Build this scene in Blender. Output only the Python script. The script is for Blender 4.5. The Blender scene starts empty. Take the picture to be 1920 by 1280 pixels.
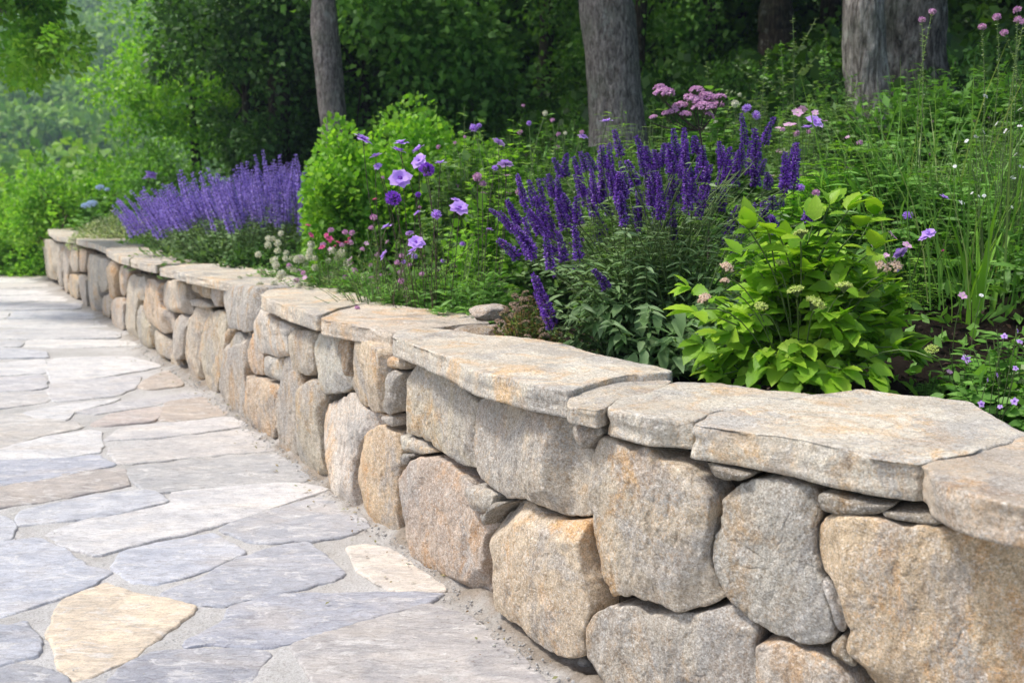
import bpy, math, random
import numpy as np
from math import radians, sin, cos, pi
random.seed(7); RNG = np.random.default_rng(7)
SC = bpy.context.scene
COL = SC.collection
# ------------------------------------------------------------------ camera
EYE = np.array([0.0, 0.0, 1.15]); FPX = 35/36*1920; PITCH = math.atan(297/FPX)
cd = bpy.data.cameras.new("camera"); cam = bpy.data.objects.new("camera", cd); COL.objects.link(cam)
cd.lens = 35; cd.sensor_width = 36; cd.clip_start = 0.05; cd.clip_end = 2000
cam.location = EYE; cam.rotation_euler = (pi/2-PITCH, 0, 0)
cd.dof.use_dof = True; cd.dof.focus_distance = 2.55; cd.dof.aperture_fstop = 5.0
SC.camera = cam
# ------------------------------------------------------------------ sky, sun, exposure
SUN_EL, SUN_AZ = radians(60), radians(-98)      # azimuth measured from +Y towards +X
w = bpy.data.worlds.new("World"); SC.world = w; w.use_nodes = True
nt = w.node_tree; bg = nt.nodes['Background']
sky = nt.nodes.new('ShaderNodeTexSky'); sky.sky_type = 'NISHITA'; sky.sun_disc = False
sky.sun_elevation = SUN_EL; sky.sun_rotation = SUN_AZ; sky.dust_density = 3.0; sky.ozone_density = 0.6; sky.air_density = 0.8
nt.links.new(sky.outputs[0], bg.inputs[0]); bg.inputs[1].default_value = 0.14
sd = bpy.data.lights.new("sun", 'SUN'); sd.energy = 2.1; sd.angle = radians(7); sd.color = (1.0, 0.965, 0.92)
sun = bpy.data.objects.new("sun", sd); COL.objects.link(sun)
sun.rotation_euler = (pi/2-SUN_EL, 0, pi-SUN_AZ)
sun.rotation_mode = 'XYZ'
from mathutils import Vector
_sv = Vector((sin(SUN_AZ)*cos(SUN_EL), cos(SUN_AZ)*cos(SUN_EL), sin(SUN_EL)))
sun.rotation_euler = _sv.to_track_quat('Z', 'Y').to_euler()
SC.view_settings.view_transform = 'Standard'; SC.view_settings.look = 'None'
SC.view_settings.exposure = 0.84; SC.view_settings.gamma = 1
SC.cycles.max_bounces = 6; SC.cycles.transparent_max_bounces = 4
SC.cycles.volume_bounces = 0; SC.cycles.use_denoising = True
SC.cycles.caustics_reflective = False; SC.cycles.caustics_refractive = False

# ------------------------------------------------------------------ pixel -> world
def ray(x, y):
    dx = (x-960)/FPX; dy = (640-y)/FPX
    return np.array([dx, cos(PITCH)+dy*sin(PITCH), -sin(PITCH)+dy*cos(PITCH)])
def at_z(x, y, z):
    d = ray(x, y); return EYE + d*((z-EYE[2])/d[2])
def at_d(x, y, D):
    d = ray(x, y); return EYE + d*(D/d[1])
# ------------------------------------------------------------------ noise
def _hash(ix, iy, iz, seed):
    h = (ix.astype(np.int64)*374761393 + iy.astype(np.int64)*668265263 + iz.astype(np.int64)*2147483647 + seed*1274126177) & 0xffffffff
    h = ((h ^ (h >> 13))*1274126177) & 0xffffffff
    h = ((h ^ (h >> 16))*2246822519) & 0xffffffff
    return ((h ^ (h >> 15)) & 0xffff)/32767.5 - 1
def vnoise(p, seed=0):
    p = np.asarray(p, float); i = np.floor(p).astype(np.int64); f = p-i; f = f*f*(3-2*f)
    out = 0
    for a in (0, 1):
        for b in (0, 1):
            for c in (0, 1):
                wt = (f[..., 0] if a else 1-f[..., 0])*(f[..., 1] if b else 1-f[..., 1])*(f[..., 2] if c else 1-f[..., 2])
                out = out + wt*_hash(i[..., 0]+a, i[..., 1]+b, i[..., 2]+c, seed)
    return out
def fbm(p, seed=0, octv=4, lac=2.1, gain=0.5):
    s = 0; a = 1
    for k in range(octv):
        s = s + a*vnoise(p, seed+k*17); p = p*lac+3.7; a *= gain
    return s
def P3(x, y, z=0):
    x, y, z = np.broadcast_arrays(x, y, z); return np.stack([x, y, z], -1).astype(float)
# ------------------------------------------------------------------ mesh helpers
def mesh_from(name, V, F4=None, F3=None, mats=(), mi4=None, mi3=None, smooth=True, attr=None):
    me = bpy.data.meshes.new(name)
    V = np.asarray(V, np.float32).reshape(-1, 3)
    F4 = np.zeros((0, 4), np.int32) if F4 is None else np.asarray(F4, np.int32).reshape(-1, 4)
    F3 = np.zeros((0, 3), np.int32) if F3 is None else np.asarray(F3, np.int32).reshape(-1, 3)
    me.vertices.add(len(V)); me.vertices.foreach_set('co', V.ravel())
    li = np.concatenate([F4.ravel(), F3.ravel()]); n4, n3 = len(F4), len(F3)
    me.loops.add(len(li)); me.loops.foreach_set('vertex_index', li)
    me.polygons.add(n4+n3)
    st = np.concatenate([np.arange(n4)*4, n4*4+np.arange(n3)*3]).astype(np.int32)
    me.polygons.foreach_set('loop_start', st)
    for m in mats: me.materials.append(m)
    if mi4 is not None or mi3 is not None:
        a = np.zeros(n4, np.int32) if mi4 is None else mi4
        b = np.zeros(n3, np.int32) if mi3 is None else mi3
        me.polygons.foreach_set('material_index', np.concatenate([a, b]).astype(np.int32))
    me.polygons.foreach_set('use_smooth', np.full(n4+n3, smooth))
    if attr is not None:
        at = me.attributes.new('mask', 'FLOAT', 'POINT'); at.data.foreach_set('value', np.asarray(attr, np.float32))
    me.update(calc_edges=True)
    return me
def tag(o, label=None, cat=None, group=None, kind=None):
    if label: o['label'] = label
    if cat: o['category'] = cat
    if group: o['group'] = group
    if kind: o['kind'] = kind
    return o
def link(name, me, parent=None, loc=None, color=None):
    o = bpy.data.objects.new(name, me); COL.objects.link(o)
    if parent is not None: o.parent = parent
    if loc is not None: o.location = loc
    if color is not None: o.color = (*color, 1)
    return o
def thing(name, loc, label, cat, group=None):
    o = bpy.data.objects.new(name, None); COL.objects.link(o); o.location = loc
    o.empty_display_size = 0.1
    return tag(o, label, cat, group)
class MB:
    """collects leaf-like instances and tubes into one mesh"""
    def __init__(s): s.V = []; s.F4 = []; s.F3 = []; s.M4 = []; s.M3 = []; s.n = 0
    def add(s, V, F4=None, F3=None, mi=0):
        V = np.asarray(V, float).reshape(-1, 3); s.V.append(V)
        if F4 is not None and len(F4): F = np.asarray(F4).reshape(-1, 4)+s.n; s.F4.append(F); s.M4.append(np.full(len(F), mi))
        if F3 is not None and len(F3): F = np.asarray(F3).reshape(-1, 3)+s.n; s.F3.append(F); s.M3.append(np.full(len(F), mi))
        s.n += len(V)
    def inst(s, T, pos, fwd, nrm, size, mi=0, wid=None):
        """template T=(V,F4,F3): +Y along fwd, +Z near nrm"""
        pos = np.atleast_2d(pos).astype(float); n = len(pos)
        if n == 0: return
        fwd = np.broadcast_to(fwd, (n, 3)).astype(float); nrm = np.broadcast_to(nrm, (n, 3)).astype(float)
        y = fwd/np.maximum(np.linalg.norm(fwd, axis=1, keepdims=True), 1e-9)
        x = np.cross(y, nrm+1e-4); x /= np.maximum(np.linalg.norm(x, axis=1, keepdims=True), 1e-9)
        z = np.cross(x, y)
        size = np.broadcast_to(size, (n,)).astype(float); wd = size if wid is None else size*np.broadcast_to(wid, (n,))
        tv = T[0]
        W = pos[:, None] + x[:, None]*(tv[None, :, 0, None]*wd[:, None, None]) + y[:, None]*(tv[None, :, 1, None]*size[:, None, None]) + z[:, None]*(tv[None, :, 2, None]*size[:, None, None])
        off = (np.arange(n)*len(tv))[:, None, None]
        F4 = (T[1][None]+off).reshape(-1, 4) if len(T[1]) else None
        F3 = (T[2][None]+off).reshape(-1, 3) if len(T[2]) else None
        s.add(W.reshape(-1, 3), F4, F3, mi)
    def tube(s, pts, rad, seg=5, mi=0, cap=True):
        pts = np.asarray(pts, float); m = len(pts); rad = np.broadcast_to(rad, (m,))
        t = np.gradient(pts, axis=0); t /= np.maximum(np.linalg.norm(t, axis=1, keepdims=True), 1e-9)
        ref = np.array([0.13, 0.97, 0.2]) if abs(t[0][2]) > .6 else np.array([0, 0.1, 1.0])
        a = np.cross(t, ref); a /= np.linalg.norm(a, axis=1, keepdims=True); b = np.cross(t, a)
        th = np.arange(seg)*2*pi/seg
        V = pts[:, None]+(a[:, None]*np.cos(th)[None, :, None]+b[:, None]*np.sin(th)[None, :, None])*rad[:, None, None]
        i = np.arange(m-1)[:, None]*seg; j = np.arange(seg)[None]; k = (j+1) % seg
        F = np.stack([i+j, i+k, i+seg+k, i+seg+j], -1).reshape(-1, 4)
        s.add(V.reshape(-1, 3), F, None, mi)
    def build(s, name, mats, smooth=True, origin=None):
        V = np.concatenate(s.V)
        if origin is not None: V = V-np.asarray(origin)
        c = lambda L, k: np.concatenate(L) if L else None
        return mesh_from(name, V, c(s.F4, 4), c(s.F3, 3), mats, c(s.M4, 1), c(s.M3, 1), smooth)
def T_leaf(w=0.45, fold=0.12, droop=0.25, pts=5, serr=0.0, tipw=0.0):
    t = np.linspace(0, 1, pts); wd = w/2*np.sin(pi*t**0.75)**0.85+tipw*t; wd[0] = 0.015; wd[-1] = 0.004
    if serr: wd[1:-1] *= 1+serr*np.where(np.arange(pts-2) % 2, 1, -1)
    z = -droop*t**2
    C = np.stack([0*t, t, z], 1); L = np.stack([-wd, t-0.0*wd, z+fold*wd*2], 1); R = np.stack([wd, t, z+fold*wd*2], 1)
    V = np.concatenate([C, L, R]); n = pts; F = []
    for i in range(n-1): F += [[i, i+1, n+i+1, n+i], [i, 2*n+i, 2*n+i+1, i+1]]
    return V, np.array(F), np.zeros((0, 3), int)
def T_blade(w=0.05, bend=0.4, pts=6):
    t = np.linspace(0, 1, pts); wd = w/2*(1-t)**0.6*(0.5+0.5*np.minimum(1, t*5)); z = -bend*t**2.2
    V = np.concatenate([np.stack([-wd, t, z], 1), np.stack([wd, t, z+.0*t], 1)])
    F = [[i, pts+i, pts+i+1, i+1] for i in range(pts-1)]
    return V, np.array(F), np.zeros((0, 3), int)
T_small = (np.array([[0, 0, 0], [.34, .45, .08], [0, 1, -.12], [-.34, .45, .08]]), np.array([[0, 1, 2, 3]]), np.zeros((0, 3), int))
T_tri = (np.array([[0, 0, 0], [.3, .6, .1], [0, 1, -.1], [-.3, .55, .06]]), np.zeros((0, 4), int), np.array([[0, 1, 2], [0, 2, 3]]))
def T_ball(nu=6, nv=4, sq=1.0):
    V = [[0, 0, -.5*sq]]; 
    for j in range(1, nv):
        for i in range(nu):
            a = 2*pi*(i+.5*(j % 2))/nu; b = pi*j/nv; V.append([.5*sin(b)*cos(a), .5*sin(b)*sin(a), -.5*sq*cos(b)])
    V.append([0, 0, .5*sq]); F3 = []; F4 = []
    for i in range(nu):
        k = (i+1) % nu; F3.append([0, 1+k, 1+i]); F3.append([len(V)-1, len(V)-1-nu+i, len(V)-1-nu+k])
        for j in range(nv-2):
            a = 1+j*nu; F4.append([a+i, a+k, a+nu+k, a+nu+i])
    return np.array(V), np.array(F4).reshape(-1, 4), np.array(F3)
BALL = T_ball(); BALL_S = T_ball(5, 3)
def rdir(n, up=0.0, rng=None):
    rng = rng or RNG
    v = rng.normal(size=(n, 3)); v[:, 2] += up; return v/np.linalg.norm(v, axis=1, keepdims=True)
# ------------------------------------------------------------------ materials
def s2l(c):
    c = np.array(c)/255.0; return tuple(np.where(c <= .04045, c/12.92, ((c+.055)/1.055)**2.4))
class N:
    def __init__(s, name):
        s.m = bpy.data.materials.new(name); s.m.use_nodes = True; s.t = s.m.node_tree; s.t.nodes.clear()
        s.out = s.t.nodes.new('ShaderNodeOutputMaterial')
    def n(s, ty, ins=None, **kw):
        d = s.t.nodes.new(ty)
        for k, v in kw.items(): setattr(d, k, v)
        for k, v in (ins or {}).items():
            if isinstance(v, bpy.types.NodeSocket): s.t.links.new(v, d.inputs[k])
            else: d.inputs[k].default_value = v
        return d
    def ramp(s, fac, stops, interp='LINEAR'):
        d = s.n('ShaderNodeValToRGB', {0: fac}); cr = d.color_ramp; cr.interpolation = interp
        while len(cr.elements) < len(stops): cr.elements.new(.5)
        for e, (p, c) in zip(cr.elements, stops):
            e.position = p; e.color = (*c, 1) if not np.isscalar(c) else (c, c, c, 1)
        return d.outputs[0]
    def mix(s, f, a, b, mode='MIX'):
        d = s.n('ShaderNodeMix', data_type='RGBA', blend_type=mode)
        for k, v in ((0, f), (6, a), (7, b)):
            if isinstance(v, bpy.types.NodeSocket): s.t.links.new(v, d.inputs[k])
            else: d.inputs[k].default_value = (*v, 1) if (not np.isscalar(v) and len(v) == 3) else v
        return d.outputs[2]
    def noise(s, vec, scale, detail=4, rough=.55, dist=0.0, out=0):
        return s.n('ShaderNodeTexNoise', {'Vector': vec, 'Scale': scale, 'Detail': detail, 'Roughness': rough, 'Distortion': dist}).outputs[out]
    def mapping(s, vec, scale=(1, 1, 1), rot=(0, 0, 0), loc=None):
        d = s.n('ShaderNodeMapping', {'Vector': vec, 'Scale': scale, 'Rotation': rot})
        if loc is not None: s.t.links.new(loc, d.inputs['Location'])
        return d.outputs[0]
    def math(s, op, a, b=0.0):
        d = s.n('ShaderNodeMath', operation=op)
        for k, v in ((0, a), (1, b)):
            if isinstance(v, bpy.types.NodeSocket): s.t.links.new(v, d.inputs[k])
            else: d.inputs[k].default_value = v
        return d.outputs[0]
    def bump(s, h, strength=.5, dist=.01, normal=None):
        ins = {'Height': h, 'Strength': strength, 'Distance': dist}
        if normal is not None: ins['Normal'] = normal
        return s.n('ShaderNodeBump', ins).outputs[0]
    def finish(s, color, rough=.8, normal=None, spec=.3, transl=0.0, tcol=None):
        ins = {'Base Color': color if isinstance(color, bpy.types.NodeSocket) else (*color, 1), 'Roughness': rough, 'Specular IOR Level': spec}
        if normal is not None: ins['Normal'] = normal
        p = s.n('ShaderNodeBsdfPrincipled', ins).outputs[0]
        if transl:
            tr = s.n('ShaderNodeBsdfTranslucent', {'Color': tcol if tcol is not None else (color if isinstance(color, bpy.types.NodeSocket) else (*color, 1))}).outputs[0]
            mx = s.n('ShaderNodeMixShader', {0: transl}); s.t.links.new(p, mx.inputs[1]); s.t.links.new(tr, mx.inputs[2]); p = mx.outputs[0]
        s.t.links.new(p, s.out.inputs[0]); return s.m

def mat_wallstone(name, layered=False):
    a = N(name); tc = a.n('ShaderNodeTexCoord').outputs['Object']; oi = a.n('ShaderNodeObjectInfo')
    off = a.n('ShaderNodeCombineXYZ', {0: a.math('MULTIPLY', oi.outputs['Random'], 37.0), 1: a.math('MULTIPLY', oi.outputs['Random'], 11.0), 2: a.math('MULTIPLY', oi.outputs['Random'], 23.0)}).outputs[0]
    v = a.mapping(tc, loc=off)
    base = oi.outputs['Color']
    big = a.noise(v, 5, 5, .6, .4)
    c = a.mix(a.ramp(big, [(.30, 0.0), (.72, 1.0)]), a.mix(1.0, base, (.85, .84, .83), 'MULTIPLY'), a.mix(1.0, base, (1.16, 1.12, 1.02), 'MULTIPLY'))
    iron = a.noise(a.mapping(tc, (1, 1, .6), loc=off), 5.0, 7, .72, 1.1)
    amt = oi.outputs['Alpha']
    c = a.mix(a.math('MULTIPLY', a.ramp(iron, [(.51, 0.0), (.62, 1.0)]), .8), c, a.mix(1.0, base, (1.05, .74, .43), 'MULTIPLY'))
    dark = a.noise(a.mapping(tc, (1.3, 1.3, .5), loc=off), 6.5, 7, .75, .7)
    c = a.mix(a.math('MULTIPLY', a.ramp(dark, [(.58, 0.0), (.66, 1.0)]), .55), c, (.20, .185, .17))
    gp = a.noise(a.mapping(tc, (1, 1, .7), loc=off), 3.6, 7, .74, .8)
    c = a.mix(a.math('MULTIPLY', a.ramp(gp, [(.50, 0.0), (.57, 1.0)]), .65), c, (.38, .365, .345))
    lich = a.noise(v, 14, 6, .74)
    c = a.mix(a.math('MULTIPLY', a.ramp(lich, [(.56, 0.0), (.66, 1.0)]), .45), c, (.78, .74, .67))
    och = a.noise(a.mapping(v, (1, 1, .8)), 120, 4, .75); ochm = a.noise(v, 7, 4, .65)
    c = a.mix(a.math('MULTIPLY', a.ramp(och, [(.50, 0.0), (.58, 1.0)]), a.ramp(ochm, [(.42, .05), (.68, .5)])), c, a.mix(1.0, base, (1.0, .70, .38), 'MULTIPLY'))
    wsp = a.noise(v, 150, 4, .7)
    c = a.mix(a.math('MULTIPLY', a.ramp(wsp, [(.54, 0.0), (.62, 1.0)]), .5), c, (.80, .77, .71))
    grain = a.noise(v, 260, 3, .7); grain2 = a.noise(v, 90, 4, .75)
    c = a.mix(1.0, c, a.ramp(grain, [(.32, (.62, .58, .54)), (.5, (1, 1, 1)), (.68, (1.3, 1.3, 1.3))]), 'MULTIPLY')
    c = a.mix(1.0, c, a.ramp(grain2, [(.33, (.72, .68, .62)), (.5, (1, 1, 1)), (.7, (1.14, 1.14, 1.12))]), 'MULTIPLY')
    if layered:
        lay = a.noise(a.mapping(tc, (3, 3, 60), loc=off), 1.6, 5, .7, .3)
    else:
        lay = a.noise(a.mapping(tc, (1, 1, .28), loc=off), 42, 5, .7, .5)
    c = a.mix(1.0, c, a.ramp(lay, [(.3, (.80, .77, .74)), (.5, (1, 1, 1)), (.75, (1.08, 1.08, 1.08))]), 'MULTIPLY')
    vor = a.n('ShaderNodeTexVoronoi', {'Vector': a.mapping(v, (1, 1, .7)), 'Scale': 16.0, 'Detail': 2.0}, feature='DISTANCE_TO_EDGE').outputs[0]
    crack = a.ramp(vor, [(.0, 0.0), (.03, 1.0)])
    crackm = a.ramp(a.noise(v, 4, 3), [(.5, 0.0), (.62, 1.0)])
    ck = a.math('MULTIPLY', a.math('SUBTRACT', 1.0, crack), crackm)
    c = a.mix(a.math('MULTIPLY', ck, .22), c, (.12, .10, .08))
    if layered:
        wp = a.noise(a.mapping(tc, (1, 1.6, 1), loc=off), 4.5, 7, .72, .8)
        c = a.mix(a.math('MULTIPLY', a.ramp(wp, [(.50, 0.0), (.63, 1.0)]), .5), c, (.52, .44, .34))
        c = a.mix(a.math('MULTIPLY', a.ramp(wp, [(.30, 1.0), (.42, 0.0)]), .45), c, (.48, .46, .43))
    n1 = a.bump(a.noise(v, 24, 9, .70, .3), .75, .02)
    n2 = a.bump(lay, .35, .006, n1)
    n3 = a.bump(grain2, .6, .003, n2)
    n4 = a.bump(a.math('MULTIPLY', ck, -1.0), .35, .003, n3)
    return a.finish(c, .88, n4, .25)
def mat_flag():
    a = N('slate_paving'); tc = a.n('ShaderNodeTexCoord').outputs['Object']; oi = a.n('ShaderNodeObjectInfo')
    off = a.n('ShaderNodeCombineXYZ', {0: a.math('MULTIPLY', oi.outputs['Random'], 31.0), 1: a.math('MULTIPLY', oi.outputs['Random'], 17.0)}).outputs[0]
    base = oi.outputs['Color']; v = a.mapping(tc, loc=off); vs = a.mapping(tc, (1.0, 2.4, 1), (0, 0, .35), loc=off)
    cl = a.noise(a.mapping(tc, (1, 1.7, 1), (0, 0, .2), loc=off), 5, 8, .72, 1.0)
    c = a.mix(a.ramp(cl, [(.35, 0.0), (.65, 1.0)]), a.mix(1.0, base, (.76, .77, .80), 'MULTIPLY'), a.mix(1.0, base, (1.14, 1.12, 1.09), 'MULTIPLY'))
    warm = a.noise(a.mapping(tc, (1, 2.0, 1), loc=off), 3.1, 4, .6, .5)
    c = a.mix(a.math('MULTIPLY', a.ramp(warm, [(.52, 0.0), (.70, 1.0)]), .35), c, (.62, .54, .44))
    pale = a.noise(vs, 9, 7, .72, 1.2)
    c = a.mix(a.math('MULTIPLY', a.ramp(pale, [(.54, 0.0), (.60, 1.0)]), .5), c, (.78, .76, .72))
    drk = a.noise(a.mapping(tc, (1, 3.0, 1), (0, 0, .3), loc=off), 6, 7, .75, 1.6)
    c = a.mix(a.math('MULTIPLY', a.ramp(drk, [(.55, 0.0), (.66, 1.0)]), .35), c, (.36, .35, .35))
    st = a.noise(a.mapping(tc, (1.0, 3.2, 1), (0, 0, .3), loc=off), 20, 8, .76, 1.4)
    c = a.mix(1.0, c, a.ramp(st, [(.36, (.72, .70, .68)), (.5, (1, 1, 1)), (.66, (1.08, 1.08, 1.08))]), 'MULTIPLY')
    g = a.noise(v, 180, 4, .75)
    c = a.mix(1.0, c, a.ramp(g, [(.32, (.80, .78, .76)), (.5, (1, 1, 1)), (.7, (1.08, 1.08, 1.08))]), 'MULTIPLY')
    pit = a.n('ShaderNodeTexVoronoi', {'Vector': v, 'Scale': 45.0, 'Randomness': 1.0}).outputs[0]
    pm = a.math('MULTIPLY', a.ramp(pit, [(.05, 1.0), (.11, 0.0)]), a.ramp(a.noise(v, 9, 2), [(.55, 0.0), (.62, 1.0)]))
    c = a.mix(a.math('MULTIPLY', pm, .6), c, (.15, .12, .10))
    n1 = a.bump(pale, .6, .010); n2 = a.bump(st, .8, .008, n1); n3 = a.bump(g, .5, .002, n2)
    return a.finish(c, .72, n3, .35)
def mat_mortar():
    a = N('sandy_mortar'); tc = a.n('ShaderNodeTexCoord').outputs['Object']
    b = a.noise(tc, 2.3, 5, .6, .3)
    c = a.mix(a.ramp(b, [(.35, 0.0), (.65, 1.0)]), (.50, .485, .455), (.64, .625, .60))
    c = a.mix(a.ramp(a.noise(tc, 11, 6, .7), [(.52, 0.0), (.7, .55)]), c, (.42, .385, .34))
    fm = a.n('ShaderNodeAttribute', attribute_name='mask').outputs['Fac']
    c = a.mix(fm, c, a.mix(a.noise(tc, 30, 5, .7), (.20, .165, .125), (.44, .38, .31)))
    g = a.noise(tc, 150, 4, .8); g2 = a.noise(tc, 420, 2, .8)
    c = a.mix(1.0, c, a.ramp(g, [(.3, (.62, .58, .54)), (.5, (1, 1, 1)), (.7, (1.16, 1.16, 1.16))]), 'MULTIPLY')
    c = a.mix(1.0, c, a.ramp(g2, [(.3, (.8, .8, .8)), (.7, (1.1, 1.1, 1.1))]), 'MULTIPLY')
    n1 = a.bump(g, .8, .006); n2 = a.bump(a.noise(tc, 38, 6, .7), .6, .012, n1)
    return a.finish(c, .95, n2, .15)
def mat_core():
    a = N('dark_joint_earth'); tc = a.n('ShaderNodeTexCoord').outputs['Object']  # dark soil colour of the core behind the joints
    c = a.mix(a.noise(tc, 24, 5, .7), (.03, .024, .018), (.10, .08, .06))
    return a.finish(c, 1, a.bump(a.noise(tc, 60, 5, .7), .9, .02), .1)
def mat_ground():
    a = N('soil_and_turf'); tc = a.n('ShaderNodeTexCoord').outputs['Object']
    m = a.n('ShaderNodeAttribute', attribute_name='mask').outputs['Fac']
    g = a.noise(tc, 70, 6, .8)
    soil = a.mix(a.ramp(g, [(.3, 0.0), (.7, 1.0)]), (.006, .005, .004), (.030, .021, .015))
    soil = a.mix(a.ramp(a.noise(tc, 6, 4), [(.5, 0.0), (.75, .6)]), soil, (.040, .029, .021))
    gr = a.mix(a.ramp(a.noise(tc, 4, 6, .75), [(.3, 0.0), (.7, 1.0)]), (.022, .045, .012), (.075, .14, .03))
    c = a.mix(m, soil, gr)
    n1 = a.bump(g, .9, .015)
    return a.finish(c, 1, n1, .1)
def mat_leaf(name, cols, transl=.35, rough=.5, var=.5, spec=.35, bumpy=0):
    a = N(name); ri = a.n('ShaderNodeNewGeometry').outputs['Random Per Island']
    stops = [(i/(len(cols)-1), c) for i, c in enumerate(cols)]
    tc = a.n('ShaderNodeTexCoord').outputs['Object']
    c = a.ramp(a.mix(.35, ri, a.noise(tc, 3.0, 3)) if False else ri, stops)
    big = a.noise(tc, 2.6, 3, .6)
    c = a.mix(1.0, c, a.ramp(big, [(.3, (1-var*.55,)*3), (.7, (1+var*.45,)*3)]), 'MULTIPLY')
    nrm = a.bump(a.noise(tc, bumpy, 3, .6), .35, .004) if bumpy else None
    tcol = a.mix(1.0, c, (1.25, 1.35, .55), 'MULTIPLY')
    return a.finish(c, rough, nrm, spec, transl, tcol)
def mat_petal(name, cols, transl=.3):
    a = N(name); ri = a.n('ShaderNodeNewGeometry').outputs['Random Per Island']
    c = a.ramp(ri, [(i/(len(cols)-1), c) for i, c in enumerate(cols)])
    return a.finish(c, .6, None, .2, transl)
def mat_bark(name, c1, c2, scale=1.0, zs=.18, vs=.5):
    a = N(name); tc = a.n('ShaderNodeTexCoord').outputs['Object']
    v = a.mapping(tc, (1, 1, zs))
    f = a.noise(v, 38*scale, 7, .72, .6); b = a.noise(tc, 3, 4, .6); vo = a.n('ShaderNodeTexVoronoi', {'Vector': a.mapping(tc, (1, 1, zs*1.4)), 'Scale': 26.0*scale, 'Detail': 3.0}, feature='DISTANCE_TO_EDGE').outputs[0]
    c = a.mix(a.ramp(f, [(.38, 0.0), (.60, 1.0)]), c1, c2)
    f2 = a.noise(a.mapping(tc, (1, 1, zs*.5)), 90*scale, 5, .7, .8)
    c = a.mix(1.0, c, a.ramp(f2, [(.36, (.6, .57, .54)), (.52, (1, 1, 1))]), 'MULTIPLY')
    f3 = a.noise(a.mapping(tc, (1, 1, .6)), 60*scale, 6, .75)
    c = a.mix(1.0, c, a.ramp(f3, [(.35, (.62, .6, .58)), (.5, (1, 1, 1)), (.68, (1.25, 1.25, 1.22))]), 'MULTIPLY')
    lic = a.noise(tc, 9, 5, .7)
    c = a.mix(a.ramp(lic, [(.58, 0.0), (.66, .45)]), c, (.42, .44, .38))
    c = a.mix(a.ramp(b, [(.5, 0.0), (.7, .5)]), c, (.10, .12, .07))
    c = a.mix(1.0, c, a.ramp(vo, [(0, (1-vs, 1-vs, 1-vs)), (.12, (1, 1, 1))]), 'MULTIPLY')
    n = a.bump(f, .9, .03); n = a.bump(a.ramp(vo, [(0, 0.0), (.2, 1.0)]), .6*vs*1.6, .02, n)
    return a.finish(c, .95, n, .15)
M = {}
M['wall'] = mat_wallstone('wall_granite'); M['cap'] = mat_wallstone('coping_granite', True)
M['flag'] = mat_flag(); M['mortar'] = mat_mortar(); M['core'] = mat_core(); M['ground'] = mat_ground()
# ================================================================== WALL GEOMETRY
CP = np.array([(-5.75, 12.9), (-5.72, 12.4), (-5.6, 11.95), (-4.7, 10.45), (-4.1, 9.51), (-3.5, 8.52), (-2.9, 7.5), (-2.39, 6.65), (-1.96, 5.95), (-1.56, 5.3), (-1.22, 4.65), (-.96, 4.18),
    (-.71, 3.73), (-.5, 3.36), (-.35, 3.1), (-.19, 2.82), (-.06, 2.58), (.06, 2.35), (.19, 2.13), (.37, 1.93), (.56, 1.77), (.76, 1.62), (1.1, 1.42), (1.6, 1.18), (2.3, .92), (3.0, .7)])
def catmull(P, k=14):
    P = np.vstack([2*P[0]-P[1], P, 2*P[-1]-P[-2]]); out = []
    t = np.linspace(0, 1, k, endpoint=False)[:, None]
    for i in range(1, len(P)-2):
        a, b, c, d = P[i-1:i+3]
        out.append(.5*((2*b)+(-a+c)*t+(2*a-5*b+4*c-d)*t**2+(-a+3*b-3*c+d)*t**3))
    return np.vstack(out+[P[-2][None]])
CV = catmull(CP)
for _ in range(12): CV[1:-1] = .25*CV[:-2]+.5*CV[1:-1]+.25*CV[2:]
CS = np.concatenate([[0], np.cumsum(np.linalg.norm(np.diff(CV, axis=0), axis=1))])
_t = np.gradient(CV, axis=0); _t /= np.linalg.norm(_t, axis=1, keepdims=True); CNRM = np.stack([_t[:, 1], -_t[:, 0]], 1)
CANG = np.arctan2(CV[:, 0], CV[:, 1])
_ok = np.arange(len(CV)) >= 16
def curve(s):
    return np.stack([np.interp(s, CS, CV[:, 0]), np.interp(s, CS, CV[:, 1])], -1)
def cnormal(s):
    n = np.stack([np.interp(s, CS, CNRM[:, 0]), np.interp(s, CS, CNRM[:, 1])], -1); return n/np.linalg.norm(n, axis=-1, keepdims=True)
def on_wall(x, y, h=0.02):
    """pixel -> (arc length, height) on the wall face"""
    d = ray(x, y); a = math.atan2(d[0], d[1])
    s = np.interp(a, CANG[_ok], CS[_ok]); p = curve(s)+cnormal(s)*h
    k = p[1]/d[1]; return s, EYE[2]+d[2]*k
def wall_dist(X, Y):
    """signed distance to the wall face line, positive on the garden side"""
    P = np.stack([X.ravel(), Y.ravel()], 1); A = CV[:-1:2]; B = CV[2::2]; n = min(len(A), len(B)); A = A[:n]; B = B[:n]
    out = np.empty(len(P))
    for c in range(0, len(P), 20000):
        Q = P[c:c+20000, None]; AB = (B-A)[None]; t = np.clip(((Q-A)*AB).sum(-1)/(AB**2).sum(-1), 0, 1)
        D = Q-(A+t[..., None]*AB); dd = (D**2).sum(-1); i = dd.argmin(1); r = np.arange(len(i))
        cr = AB[0, i, 0]*D[r, i, 1]-AB[0, i, 1]*D[r, i, 0]
        out[c:c+20000] = np.sqrt(dd[r, i])*np.sign(cr)
    return out.reshape(X.shape)
def chaikin(P, it=2, q=.22):
    for _ in range(it):
        N_ = np.roll(P, -1, 0); P = np.stack([P*(1-q)+N_*q, P*q+N_*(1-q)], 1).reshape(-1, P.shape[1])
    return P
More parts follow.
